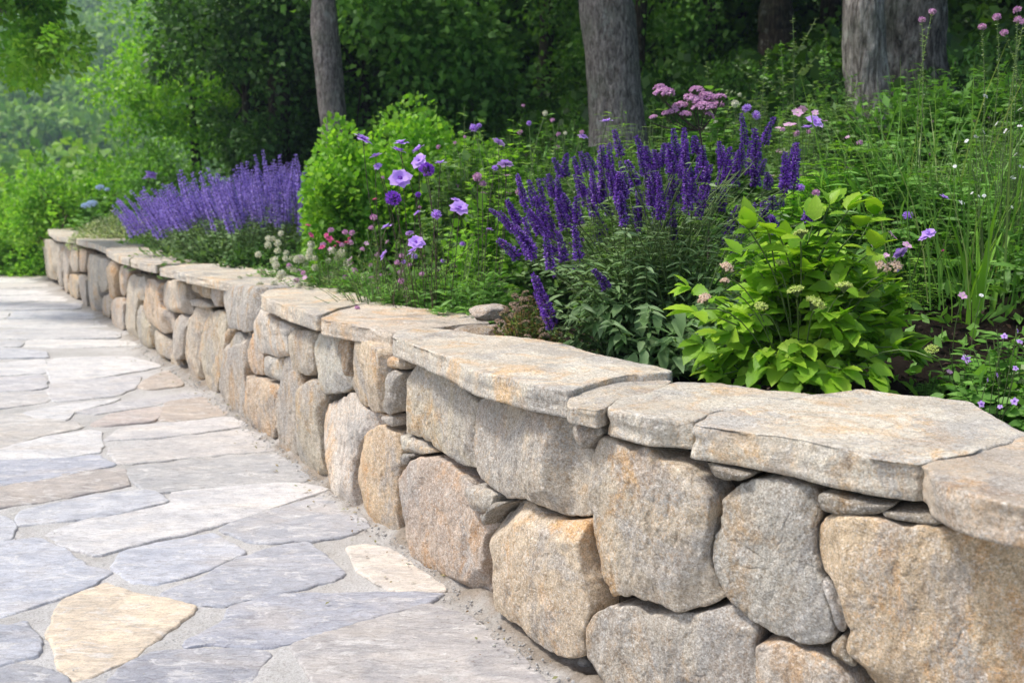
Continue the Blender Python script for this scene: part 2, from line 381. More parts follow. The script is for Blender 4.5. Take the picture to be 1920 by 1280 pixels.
def resample(P, n):
    Q = np.vstack([P, P[:1]]); L = np.concatenate([[0], np.cumsum(np.linalg.norm(np.diff(Q, axis=0), axis=1))])
    t = np.linspace(0, L[-1], n, endpoint=False); return np.stack([np.interp(t, L, Q[:, k]) for k in range(P.shape[1])], 1)
def area_centroid(P):
    x, y = P[:, 0], P[:, 1]; x1, y1 = np.roll(x, -1), np.roll(y, -1); c = x*y1-x1*y; A = c.sum()/2
    return np.array([((x+x1)*c).sum(), ((y+y1)*c).sum()])/(6*A), A
def ring_faces(nr, n, cap=True):
    i = np.arange(nr-1)[:, None]*n; j = np.arange(n)[None]; k = (j+1) % n
    F4 = np.stack([i+j, i+k, i+n+k, i+n+j], -1).reshape(-1, 4)
    F3 = np.stack([(nr-1)*n+np.arange(n), (nr-1)*n+(np.arange(n)+1) % n, np.full(n, nr*n)], 1) if cap else None
    return F4, F3
FR = {'A': (0, 0, 1.0), 'Z2': (400, 500, 2.3267), 'Z3': (1050, 650, 2.032), 'Z4': (700, 800, 2.667), 'Z9': (440, 520, 4.0), 'Z8': (80, 400, 4.0), 'P': (0, 760, 2.4), 'U': (0, 480, 3.764)}
def unz(fr, pts): ox, oy, k = FR[fr]; return [(ox+x/k, oy+y/k) for x, y in pts]
def S(r, g, b, k=1.0): return tuple(np.array(s2l((r, g, b)))*k)
BEI = (.62, .55, .45); TAN = (.60, .48, .35); GRY = (.50, .46, .40); WHT = (.74, .70, .63); DGR = (.37, .35, .32); BRN = (.50, .41, .31); ORG = (.62, .49, .35)
WALL = [
 ('Z3', BEI, .9, 'large pale square-faced stone under the narrow cap joint', [(100,420),(160,345),(210,345),(330,385),(450,440),(560,520),(610,580),(594,720),(594,850),(620,930),(655,965),(560,1000),(480,1012),(420,985),(340,960),(180,960),(130,900),(100,700)]),
 ('Z3', GRY, .95, None, [(612,600),(680,530),(740,510),(860,505),(960,540),(1000,600),(1000,650),(975,700),(985,800),(1005,890),(1045,1000),(1070,1090),(1040,1135),(960,1140),(860,1100),(770,1060),(700,1000),(640,960),(600,900),(595,740)]),
 ('Z3', ORG, 1.15, 'huge rusty ochre boulder at the near end of the wall', [(975,710),(1000,660),(1050,640),(1200,640),(1400,680),(1600,690),(1900,760),(2100,850),(2150,1100),(2100,1330),(1500,1400),(1250,1400),(1150,1290),(1140,1230),(1110,1150),(1110,1060),(1085,960),(1050,890),(1000,850)]),
 ('Z3', GRY, 1.0, 'dark grey mottled stone in the lowest course', [(115,1100),(150,1010),(230,985),(420,1015),(520,1020),(690,990),(740,1040),(768,1090),(762,1180),(775,1420),(110,1420)]),
 ('Z3', BEI, .9, None, [(772,1120),(870,1112),(960,1150),(1050,1200),(1140,1280),(1170,1420),(785,1420),(768,1200)]),
 ('Z3', GRY, .8, None, [(1045,1130),(1090,1095),(1120,1160),(1138,1230),(1100,1210),(1045,1170)]),
 ('Z3', GRY, .8, None, [(1000,880),(1045,900),(1075,960),(1105,1040),(1095,1095),(1060,1070),(1030,960)]),
 ('Z3', GRY, .7, None, [(1000,560),(1060,550),(1200,590),(1310,600),(1230,640),(1100,645),(1010,625)]),
 ('Z3', GRY, .7, None, [(570,440),(680,470),(760,490),(700,520),(640,515),(590,490)]),
 ('Z3', GRY, .8, None, [(1230,622),(1400,630),(1480,675),(1420,690),(1250,650)]),
 ('Z3', GRY, .8, None, [(68,300),(172,300),(182,332),(150,350),(108,405),(75,350)]),
 ('Z4', (.64,.52,.39), 1.05, 'warm tan angular stone with a pointed top edge', [(600,500),(640,440),(735,362),(800,385),(880,450),(960,475),(1055,480),(1062,600),(1075,740),(1110,830),(1115,920),(1090,1010),(1080,1150),(1000,1165),(920,1140),(850,1080),(780,1010),(690,940),(600,870),(565,800),(570,740),(610,640)]),
 ('Z2', BEI, .95, None, [(1165,580),(1200,570),(1420,620),(1540,650),(1600,720),(1625,790),(1622,1100),(1530,1100),(1480,1080),(1430,1020),(1310,1005),(1200,930),(1165,880),(1160,700)]),
 ('Z2', BEI, 1.0, None, [(860,470),(890,410),(920,410),(1000,450),(1130,550),(1165,600),(1155,700),(1165,890),(1100,870),(1000,800),(930,750),(830,715),(825,650),(840,530)]),
 ('Z4', (.56,.48,.40), 1.0, 'tall smooth grey-brown block in the lower course', [(145,480),(150,330),(185,230),(250,145),(340,150),(440,220),(510,290),(520,370),(560,440),(600,500),(565,560),(562,880),(500,830),(380,750),(250,650),(180,580)]),
 ('Z2', ORG, 1.1, 'rusty orange upright stone between grey neighbours', [(650,860),(660,790),(720,700),(760,685),(820,715),(840,760),(850,840),(830,900),(822,1000),(820,1180),(760,1150),(680,1080),(640,960)]),
 ('Z4', WHT, .9, None, [(150,35),(240,60),(330,130),(260,142),(180,122)]),
 ('Z4', DGR, .7, None, [(178,128),(245,130),(215,192),(180,200)]),
 ('Z4', GRY, 1.0, None, [(505,300),(540,280),(650,330),(640,400),(620,435),(530,420)]),
 ('Z4', DGR, .9, None, [(655,370),(720,372),(640,430),(600,500),(575,440),(630,430)]),
 ('Z9', (.60,.50,.38), 1.05, None, [(890,700),(895,560),(940,460),(1010,470),(1160,530),(1185,580),(1182,700),(1192,860),(1165,1025),(1050,1000),(960,980),(900,880),(880,790)]),
 ('Z9', GRY, .85, None, [(1188,700),(1310,700),(1290,770),(1260,1010),(1180,1020),(1196,860)]),
 ('Z9', TAN, 1.0, None, [(1165,620),(1210,585),(1310,610),(1345,640),(1320,690),(1220,695),(1170,670)]),
 ('Z9', BRN, .9, None, [(810,490),(840,455),(900,465),(890,600),(875,700),(870,760),(850,700),(845,600)]),
 ('Z9', WHT, .9, 'whitish wedge-shaped stone with a tapering foot', [(645,480),(660,400),(740,410),(790,490),(820,580),(850,690),(880,800),(850,840),(780,885),(700,870),(670,800),(650,700),(640,580)]),
 ('Z9', BEI, .9, None, [(465,450),(500,390),(600,395),(640,410),(638,560),(640,700),(600,745),(540,730),(490,690),(465,600)]),
 ('Z9', WHT, .9, None, [(185,330),(200,240),(240,250),(380,320),(500,360),(515,390),(460,440),(455,580),(380,598),(310,590),(240,570),(190,460)]),
 ('Z9', ORG, 1.0, None, [(120,560),(140,450),(185,395),(230,460),(240,590),(245,730),(180,735),(125,700)]),
 ('Z9', GRY, 1.15, None, [(235,610),(270,585),(300,600),(385,600),(400,690),(400,790),(360,785),(260,740),(240,680)]),
 ('Z9', TAN, 1.1, None, [(110,790),(150,735),(230,750),(350,820),(345,900),(325,1100),(310,1230),(200,1130),(140,980),(110,880)]),
 ('Z2', GRY, 1.0, None, [(325,400),(360,380),(385,470),(402,540),(395,620),(372,700),(372,850),(300,790),(280,740),(285,640),(300,530)]),
 ('Z2', BEI, .95, None, [(395,520),(470,480),(500,560),(485,620),(490,800),(500,925),(450,915),(378,850),(378,700),(400,600)]),
 ('Z2', WHT, .95, None, [(480,600),(545,580),(600,545),(640,600),(700,640),(765,655),(720,700),(655,780),(640,850),(640,960),(655,1090),(600,1040),(540,960),(500,890),(490,760)]),
 ('Z2', TAN, 1.0, None, [(622,812),(650,800),(640,880),(640,940),(625,900)]),
 ('Z2', GRY, 1.0, None, [(770,650),(820,645),(820,700),(780,680)]),
 ('Z2', GRY, .95, None, [(75,300),(130,275),(165,310),(155,480),(170,600),(185,695),(130,670),(70,620),(50,560),(60,430)]),
 ('Z2', BRN, 1.1, None, [(-30,200),(40,190),(75,260),(70,400),(50,520),(30,590),(-40,530),(-60,350)]),
 ('Z8', DGR, 1.2, 'smooth slate-grey block reaching up to the cap', [(1370,620),(1400,540),(1590,545),(1640,560),(1640,820),(1580,900),(1420,850),(1380,750)]),
 ('Z8', BEI, .9, None, [(1300,515),(1385,505),(1365,640),(1350,720),(1300,650),(1290,560)]),
 ('Z8', BRN, 1.0, None, [(1120,475),(1290,480),(1285,560),(1270,650),(1210,620),(1160,590),(1130,560)]),
 ('Z8', BEI, 1.0, None, [(910,600),(930,510),(1000,495),(1090,520),(1105,600),(1100,760),(1060,765),(950,735),(915,680)]),
 ('Z8', GRY, 1.05, None, [(985,800),(1040,755),(1105,790),(1100,920),(1090,1060),(1050,1110),(1010,1080),(990,950)]),
 ('Z8', BEI, .95, None, [(1115,800),(1170,690),(1240,720),(1250,800),(1210,950),(1200,1100),(1200,1260),(1110,1240),(1095,1080),(1100,900)]),
 ('Z8', BEI, .95, None, [(1260,740),(1360,720),(1400,830),(1400,980),(1380,1120),(1330,1310),(1240,1300),(1215,1180),(1220,1000)]),
 ('Z8', GRY, 1.0, None, [(1120,650),(1200,640),(1290,700),(1230,715),(1150,690)]),
 ('Z8', (.60,.50,.38), 1.0, None, [(800,480),(905,500),(915,700),(960,760),(975,860),(930,910),(870,850),(810,800),(790,640)]),
 ('Z8', BEI, .95, None, [(730,780),(770,670),(810,810),(865,860),(850,980),(840,1020),(780,1000),(740,900)]),
 ('Z8', BEI, 1.0, None, [(650,470),(700,450),(740,560),(730,700),(725,860),(720,970),(680,940),(640,870),(635,640)]),
 ('Z8', GRY, 1.1, None, [(710,470),(780,470),(790,560),(770,660),(720,640)]),
 ('Z8', BEI, 1.0, None, [(570,420),(630,380),(660,440),(635,600),(600,625),(570,600),(565,500)]),
 ('Z8', TAN, 1.0, None, [(520,340),(565,380),(560,500),(555,620),(530,660),(520,560),(515,430)]),
 ('Z8', BEI, 1.05, None, [(525,680),(560,630),(630,640),(635,880),(590,890),(540,800)]),
 ('Z8', GRY, 1.15, None, [(430,330),(515,340),(515,560),(460,600),(430,500)]),
 ('Z8', BEI, .9, None, [(455,620),(510,600),(520,790),(460,760)]),
 ('Z8', BEI, 1.0, None, [(350,300),(425,320),(430,500),(450,750),(400,745),(365,640),(350,460)]),
 ('Z8', GRY, 1.1, None, [(290,460),(348,460),(362,700),(310,705),(290,600)]),
 ('Z8', TAN, 1.0, None, [(290,260),(345,280),(345,440),(295,440)]),
 ('Z8', BEI, 1.0, None, [(225,230),(285,240),(285,440),(230,440)]),
 ('Z8', TAN, 1.0, None, [(220,460),(283,450),(283,655),(222,610)]),
 ('Z8', BEI, 1.0, None, [(170,240),(215,250),(215,600),(175,570)]),
 ('Z8', GRY, 1.15, None, [(110,220),(165,230),(165,560),(120,520)]),
 ('Z8', BEI, 1.05, None, [(42,190),(105,200),(110,510),(48,460)]),
 ('Z8', BEI, .9, None, [(860,870),(930,920),(990,1060),(985,1100),(920,1080),(860,1010)]),
 ('Z8', BEI, .9, None, [(970,1080),(1000,1040),(1050,1150),(1060,1230),(980,1200)]),
 ('Z8', BRN, 1.0, None, [(1380,850),(1420,880),(1390,1100),(1400,1000)]),
 ('Z8', GRY, .95, None, [(1420,900),(1500,880),(1540,980),(1545,1150),(1560,1380),(1480,1350),(1400,1300),(1390,1120),(1410,1000)]),
 ('Z8', BEI, .9, None, [(1340,1200),(1390,1150),(1460,1320),(1480,1400),(1400,1380),(1340,1310)]),
]
wall = thing('stone_retaining_wall', (curve(CS[-1]*.5)[0], curve(CS[-1]*.5)[1], 0), 'low dry-laid granite garden wall curving away beside the paved path', 'stone wall')
WL = np.array(wall.location)
def build_wall_stone(poly, col, k, seed, label):
    P = np.array([on_wall(x, y) for x, y in poly]); P[:, 1] = np.clip(P[:, 1], -.03, 1.0)
    c, A = area_centroid(P)
    if A < 0: P = P[::-1]
    size = math.sqrt(abs(A)); Dc = curve(c[0])[1]; px = size/Dc*FPX*.533
    n = int(np.clip(px*2.1, 40, 300)); n -= n % 2
    P = resample(chaikin(P, 1, .16), n)
    c, A = area_centroid(P); v = P-c; R = np.linalg.norm(v, axis=1, keepdims=True)
    ang = np.arctan2(v[:, 1], v[:, 0])
    # ragged outline
    jit = fbm(P3(P[:, 0]*26, P[:, 1]*26, seed*5.1), seed, 5)*min(.006, size*.04)
    v = v*(1+(-.0022+jit[:, None])/np.maximum(R, .02))
    R = np.linalg.norm(v, axis=1); rm = np.maximum(R, .02)
    ew = min(.0085, size*.075)                             # edge rounding
    proud = RNG.uniform(.0, .022) + .012
    nin = int(np.clip(px/3.2, 8, 80))
    rings = [(ew*.6, -.14), (.1*ew, -.07), (0, -.035), (0, -.02)]
    for a in np.linspace(0, pi/2, 7): rings.append((ew*(1-cos(a)), -ew*.75+ew*.75*sin(a)))
    fr = [(ins, h, None) for ins, h in rings]
    V = []
    uv = []; hh = []; edge = []
    for ins, h in rings:
        f = 1-np.minimum(ins/rm, .45); uv.append(v*f[:, None]); hh.append(np.full(n, h)); edge.append(np.full(n, 0.0))
    f0 = 1-np.minimum(ew/rm, .45)
    for q in np.linspace(0, 1, nin+1)[1:-1]:
        f = f0*(1-q); uv.append(v*f[:, None]); hh.append(np.zeros(n)); edge.append(np.full(n, q))
    uv = np.concatenate(uv+[np.zeros((1, 2))]); hh = np.concatenate(hh+[[0.0]]); edge = np.concatenate(edge+[[1.0]])
    rs0 = np.random.default_rng(seed+1000)
    front = np.clip((hh+.05)/.05, 0, 1)
    tl = rs0.normal(0, .05, 2); g = proud + .010*(1-(1-edge)**4)+uv@tl
    rs = np.random.default_rng(seed)
    for _ in range(rs.integers(6, 11)):
        th = rs.uniform(0, 2*pi); d = np.array([cos(th), sin(th)]); ext = (v@d).max(); cut = ext*rs.uniform(.55, 1.0); sl = rs.choice([.12, .25, .4, .7, 1.1])*rs.uniform(.8, 1.2)
        pl = proud+.012+sl*(cut-(uv@d)); k_ = .0018
        hmin = np.clip(.5+.5*(pl-g)/k_, 0, 1); g = pl*(1-hmin)+g*hmin-k_*hmin*(1-hmin)
    g = np.maximum(g, -.02)
    p3 = P3(uv[:, 0]+c[0], uv[:, 1]+c[1], hh+seed*1.37)
    rough = fbm(p3*np.array([9, 5, 9]), seed+3, 3)*.0055+fbm(p3*np.array([38, 20, 30]), seed+9, 5)*.0038
    chis = np.abs(fbm(p3*np.array([15, 8, 12]), seed+21, 3)); stp = fbm(p3*np.array([11, 5, 9]), seed+31, 3); rough += np.floor(stp*2.5)/2.5*.0022; rough -= np.clip(.05-chis, 0, 1)*.05
    hgt = hh+(g+rough)*front+rough*.5*(1-front)
    side = (1-front)*0+np.where(edge == 0, 1.0, 0)*vnoise(P3(uv[:, 0]*30+c[0]*9, uv[:, 1]*30, hh*40+seed), seed)*.004
    L = np.maximum(np.linalg.norm(uv, axis=1), 1e-6); uv = uv*(1+side/L)[:, None]
    s = c[0]+uv[:, 0]; z = c[1]+uv[:, 1]
    b = -.028*np.clip(z-.2, -.2, 1)/.6                   # slight batter
    W2 = curve(s)+cnormal(s)*(hgt+.0)[:, None]
    W = np.stack([W2[:, 0], W2[:, 1], z], 1)
    o = np.array([*curve(c[0]), c[1]])
    F4, F3 = ring_faces(len(rings)+nin-1, n)
    # curve direction x up vs outward normal: flip winding so that normals face outward
    me = mesh_from('wall_stone', W-o, F4[:, ::-1], F3[:, ::-1], [M['wall']])
    tint = np.array(col)*np.array([.90, .91, .93])*k*RNG.uniform(.93, 1.07)*np.array([RNG.uniform(.97, 1.03), 1, RNG.uniform(.96, 1.04)])
    ob = link('wall_stone', me, wall, o-WL, tint)
    if label: ob['label'] = label
wi = 0
for fr, col, k, lab, poly in WALL:
    wi += 1; build_wall_stone(unz(fr, poly), col, k, wi, lab)
# a few unseen-from-here stones past the right edge of the frame so the wall goes on
s0 = on_wall(1990, 1100)[0]
def build_wall_rect(sa, sb, za, zb, seed):
    """stone given directly in wall space"""
    global on_wall
    keep = on_wall
    pts = [(sa, za), ((sa+sb)/2, za-.005), (sb, za), (sb+.01, (za+zb)/2), (sb, zb), ((sa+sb)/2, zb+.01), (sa, zb), (sa-.008, (za+zb)/2)]
    on_wall = lambda x, y, h=0: (x, y)
    build_wall_stone(pts, [BEI, TAN, GRY, ORG][seed % 4], 1.0, seed, None); on_wall = keep
q = 200
s_ = s0+.04
while s_ < s0+1.0:
    wd = RNG.uniform(.2, .32); zc = RNG.uniform(.28, .4)
    build_wall_rect(s_, s_+wd-.012, -.02, zc-.008, q); build_wall_rect(s_+.02, s_+wd-.01, zc+.004, .585, q+1); s_ += wd; q += 2
# ------------------------------------------------------------------ coping slabs
CAPS = [  # frame, top height, thickness, colour, label, outline of the top face
 ('A', .685, .078, WHT, 1.03, 'broad pale granite slab, largest cap in the foreground', [(1306,792),(1400,805),(1493,822),(1640,852),(1728,862),(1780,852),(1837,842),(1925,812),(1890,797),(1815,753),(1750,742),(1687,737),(1612,727),(1560,737),(1519,742),(1420,762),(1340,773)]),
 ('A', .682, .07, (.70,.61,.52), 1.0, 'pinkish brown end slab with a worn front edge', [(1742,866),(1757,897),(1830,927),(1925,947),(2050,962),(2250,960),(2300,860),(2150,800),(1990,790),(1925,815),(1837,847)]),
 ('A', .678, .062, WHT, .98, None, [(1140,765),(1222,783),(1281,787),(1303,790),(1338,772),(1420,759),(1505,742),(1515,737),(1410,727),(1331,716),(1265,714),(1230,733),(1160,748)]),
 ('A', .676, .040, (.68,.62,.53), 1.0, None, [(1068,762),(1072,742),(1100,722),(1150,713),(1258,712),(1226,732),(1160,745),(1137,764),(1120,770)]),
 ('A', .69, .066, WHT, 1.03, 'long flat cream slab in front of the purple salvia', [(738,630),(790,648),(855,672),(890,694),(950,709),(1010,724),(1070,733),(1105,716),(1160,705),(1262,697),(1200,680),(1120,665),(1060,645),(1000,634),(900,628),(860,620),(800,615),(752,618)]),
 ('A', .672, .062, (.75,.69,.60), 1.03, None, [(490,553),(530,570),(560,580),(597,592),(640,577),(701,564),(640,541),(572,537),(507,542)]),
 ('A', .672, .062, (.74,.66,.57), 1.03, 'pinkish slab with a rusty broken corner', [(600,597),(640,604),(700,613),(736,622),(790,614),(850,607),(918,603),(873,588),(800,579),(765,575),(705,565),(645,579)]),
 ('A', .655, .05, WHT, 1.0, None, [(297,502),(330,508),(357,516),(427,529),(487,538),(540,541),(595,538),(570,522),(510,506),(470,497),(400,494),(340,495)]),
 ('Z8', .64, .055, WHT, .97, None, [(670,345),(760,372),(850,389),(900,377),(1185,370),(1100,340),(960,315),(800,310),(690,315)]),
 ('Z8', .635, .055, WHT, .97, None, [(475,265),(560,318),(660,340),(690,312),(950,308),(900,280),(780,250),(640,235),(520,245)]),
 ('Z8', .63, .055, WHT, 1.0, None, [(260,195),(400,225),(475,258),(560,240),(770,240),(720,210),(620,185),(520,172),(400,165),(240,168)]),
 ('Z8', .625, .05, WHT, 1.0, None, [(40,125),(100,172),(255,192),(262,168),(400,162),(330,150),(240,128),(220,100),(160,92),(45,108)]),
]
def build_slab(name, P, zt, th, tint, seed, mat, parent, WLp, px, edge=.009, undul=.004, side=.009, layers=True, label=None, grow=.004):
    c, A = area_centroid(P)
    if A < 0: P = P[::-1]
    n = int(np.clip(px*2.0, 48, 420)); P = resample(chaikin(P, 1, .10), n)
    c, A = area_centroid(P); v = P-c; R = np.linalg.norm(v, axis=1)
    v = v*(1+(grow+fbm(P3(P[:, 0]*14, P[:, 1]*14, seed), seed, 5)*side)/np.maximum(R, .03))[:, None]; R = np.maximum(np.linalg.norm(v, axis=1), .02)
    rings = [(.5*R, -th*.98), (.12*R, -th*.99), (np.full(n, .012 if th > .03 else .002), -th*.96)]
    ns = 9 if th > .03 else 3
    for q in np.linspace(0, 1, ns): rings.append((np.full(n, .0), -th*.93+(th*.93-edge)*q))
    for a in np.linspace(.25, pi/2, 5): rings.append((np.full(n, edge*(1-cos(a))), -edge+edge*sin(a)))
    nin = int(np.clip(px/4.5, 8, 90)); uv = []; hh = []; tp = []; sd_ = []
    for i, (ins, h) in enumerate(rings):
        f = 1-np.minimum(ins/R, .55 if i else .7); uv.append(v*f[:, None]); hh.append(np.full(n, h)); tp.append(np.full(n, 1.0 if i >= 3+ns else 0.0)); sd_.append(np.full(n, 1.0 if 3 <= i < 3+ns+2 else 0.0))
    for q in np.linspace(0, 1, nin+1)[1:-1]:
        uv.append(v*((1-edge/R)*(1-q))[:, None]); hh.append(np.zeros(n)); tp.append(np.ones(n)); sd_.append(np.zeros(n))
    uv = np.concatenate(uv+[np.zeros((1, 2))]); hh = np.concatenate(hh+[[0.0]]); tp = np.concatenate(tp+[[1.0]]); sd_ = np.concatenate(sd_+[[0.0]])
    X = uv+c; L = np.maximum(np.linalg.norm(uv, axis=1), 1e-6)
    if layers:
        r = fbm(P3(X[:, 0]*12, X[:, 1]*12, hh*55+seed), seed+4, 5)*.005+vnoise(P3(X[:, 0]*9, X[:, 1]*9, hh*14+seed*2), seed+5)*.003
    else: r = fbm(P3(X[:, 0]*20, X[:, 1]*20, hh*60), seed+4, 3)*.002
    uv = uv*(1+sd_*r/L)[:, None]
    dz = fbm(P3(X[:, 0]*3.2, X[:, 1]*3.2, seed), seed+6, 3)*undul+fbm(P3(X[:, 0]*22, X[:, 1]*22, seed), seed+7, 4)*undul*.3
    st = fbm(P3(X[:, 0]*5, X[:, 1]*11, seed*3.0), seed+8, 4)           # flaky terraces
    dz = dz+np.floor(st*3.2)/3.2*undul*.55*np.where(tp > 0, 1, 0)
    z = zt+hh+dz*tp
    if layers: z = z-np.clip(.0, 0, 1)
    o = np.array([c[0], c[1], zt]); W = np.stack([c[0]+uv[:, 0], c[1]+uv[:, 1], z], 1)-o
    F4, F3 = ring_faces(len(rings)+nin-1, n)
    me = mesh_from(name, W, F4, F3, [mat]); ob = link(name, me, parent, o-WLp, tint)
    if th == .03: ob.rotation_euler = (RNG.normal(0, .0035), RNG.normal(0, .0035), 0)
    if label: ob['label'] = label
    return ob
for i, (fr, zt, th, col, k, lab, poly) in enumerate(CAPS):
    P = np.array([at_z(x, y, zt)[:2] for x, y in unz(fr, poly)])
    pxw = np.ptp([x for x, y in unz(fr, poly)])*.533
    build_slab('coping_stone', P, zt, th, np.array(col)*np.array([.86, .86, .84])*k, 300+i, M['cap'], wall, WL, pxw, edge=.006, undul=.0032, side=.006, grow=.008, label=lab)
se = on_wall(2160, 1000)[0]
for q, (a_, b_) in enumerate([(se+.02, se+.50), (se+.51, se+1.0)]):   # caps carrying on past the right edge of the frame
    sq = np.linspace(a_, b_, 5); fr_ = curve(sq)+cnormal(sq)*.03; bk_ = curve(sq[::-1])-cnormal(sq[::-1])*(.36+.03*np.sin(sq[::-1]*9))[:, None]
    build_slab('coping_stone', np.vstack([fr_, bk_]), .68, .07, np.array((.60, .54, .46)), 330+q, M['cap'], wall, WL, 170, edge=.006, undul=.0032, side=.006)
# core of the wall
ss = np.linspace(CS[12], CS[-1], 260); cc = curve(ss); nn = cnormal(ss)
prof = [(-.075, -.05), (-.075, .30), (-.075, .585), (-.11, .60), (-.30, .58), (-.34, .50), (-.34, -.05)]
V = np.stack([np.concatenate([cc+nn*(a+fbm(P3(cc[:, 0]*9, cc[:, 1]*9, z*9), 5, 3)[:, None]*.012), np.full((260, 1), z)], 1) for a, z in prof], 1)
kp = len(prof); i = np.arange(259)[:, None]*kp; j = np.arange(kp-1)[None]
F = np.stack([i+j, i+j+1, i+kp+j+1, i+kp+j], -1).reshape(-1, 4)
link('rubble_core', mesh_from('rubble_core', V.reshape(-1, 3)-WL, F, None, [M['core']]), wall, (0, 0, 0))

# ================================================================== GROUND
def grid_axis(lo, hi, fine_lo, fine_hi, fs, grow=1.12):
    a = list(np.arange(fine_lo, fine_hi, fs)); st = fs; x = a[-1]
    while x < hi: st *= grow; x += st; a.append(x)
    st = fs; x = a[0]; pre = []
    while x > lo: st *= grow; x -= st; pre.append(x)
    return np.array(pre[::-1]+a)
def bed_h(X, Y, d):
    """height of the garden soil"""
    base = .545+.02*vnoise(P3(X*2.2, Y*2.2, 0), 3)
    rise = np.clip(d-.9, 0, None)
    slope = .10+.22*np.clip((X+3.2)/3.5, 0, 1)
    up = slope*rise
    up = np.where(up > 1.6, 1.6+(up-1.6)*.75, up)
    return base+up
def land(X, Y, d):
    h = bed_h(X, Y, d)
    # beyond the end of the wall on the left the land falls into a valley, then climbs as a wooded hill
    left = np.clip((-(X+3.0)-.12*Y+1.4)/3.0, 0, 1)*np.clip((Y-11.6)/2.5, 0, 1)
    far = np.clip((Y-13.5)/25, 0, 1)
    valley = -.25-9.0*np.clip((Y-15)/45, 0, 1)
    h = h*(1-left)+valley*left
    r = np.hypot(X, Y); hill = np.clip((r-75)/150, 0, 1.4)
    h = h+hill*(52 + 7*vnoise(P3(X*.02, Y*.02, 0), 8))*np.where(Y > 0, 1, 0)
    path = d < .12
    low = np.where((Y > 13.2) & (X < -5), h, -.06)
    low = np.where((Y > 11.5) & (X < -11), h*.0-.1, low)
    t = np.clip((d-.12)/.06, 0, 1)
    hh = np.where(path, np.where(Y > 13.2, np.minimum(h, -.06), -.06), -.06*(1-t)+h*t)
    hh = np.where((Y > 13.2) & path, valley*np.clip((Y-13.2)/4, 0, 1)-.06+hill*52, hh)
    return hh
gx = grid_axis(-420, 420, -6.3, 3.2, .05, 1.09); gy = grid_axis(-40, 560, 1.0, 13.4, .05, 1.09)
GX, GY = np.meshgrid(gx, gy, indexing='ij'); GD = wall_dist(GX, GY)
GZ = land(GX, GY, GD)
near = np.exp(-np.clip(np.hypot(GX, GY-2)-5, 0, None)/3)
GZ = GZ+np.where(GD > .2, fbm(P3(GX*7, GY*7, 0), 31, 4)*.016*near+fbm(P3(GX*.8, GY*.8, 0), 33, 3)*.02, 0)
nx, ny = GX.shape; i = (np.arange(nx-1)*ny)[:, None]; j = np.arange(ny-1)[None]
F = np.stack([i+j, i+ny+j, i+ny+j+1, i+j+1], -1).reshape(-1, 4)
mask = np.clip((GD-1.6)/1.5, 0, 1)
mask = np.where((GD < .1), 1, mask)
link('ground', mesh_from('ground', np.stack([GX, GY, GZ], -1).reshape(-1, 3), F, None, [M['ground']], attr=mask.ravel()))['kind'] = 'structure'
def ground_z(x, y):
    X = np.atleast_1d(np.asarray(x, float)); Y = np.atleast_1d(np.asarray(y, float)); return land(X, Y, wall_dist(X, Y))
# ------------------------------------------------------------------ path
px_ = grid_axis(-13, 3.2, -1.9, 1.0, .012, 1.035); py_ = grid_axis(-1, 13.4, 1.3, 4.2, .012, 1.03)
PX, PY = np.meshgrid(px_, py_, indexing='ij'); PD = wall_dist(PX, PY)
PZ = .0005+fbm(P3(PX*5, PY*5, 0), 41, 3)*.0030+fbm(P3(PX*38, PY*38, 0), 43, 4)*.0026
foot = np.exp(-np.clip(-PD, 0, 1)/.045); PZ = PZ+foot*(.022+.016*fbm(P3(PX*16, PY*16, 0), 44, 4))
edge_far = 13.0+.25*np.sin(PX*.9)
keep = (PD < np.where(PY > 4.5, .26, .10)) & (PY < edge_far) & (PX > -12.5)
idx = -np.ones(PX.size, int); nx, ny = PX.shape
kf = keep[:-1, :-1] & keep[1:, :-1] & keep[1:, 1:] & keep[:-1, 1:]
i = (np.arange(nx-1)*ny)[:, None]; j = np.arange(ny-1)[None]
F = np.stack([i+j, i+ny+j, i+ny+j+1, i+j+1], -1)[kf]
use = np.unique(F); idx[use] = np.arange(len(use))
V = np.stack([PX, PY, PZ], -1).reshape(-1, 3)[use]
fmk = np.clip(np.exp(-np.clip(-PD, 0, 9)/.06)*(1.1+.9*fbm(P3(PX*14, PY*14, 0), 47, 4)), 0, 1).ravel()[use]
path = link('path', mesh_from('path', V, idx[F], None, [M['mortar']], attr=fmk)); path['kind'] = 'structure'
WS = (.72, .70, .665); BL = (.50, .51, .55); CR = (.70, .52, .33); GY_ = (.47, .465, .46); TN = (.54, .46, .38); PK = (.58, .50, .44); LB = (.58, .585, .60)
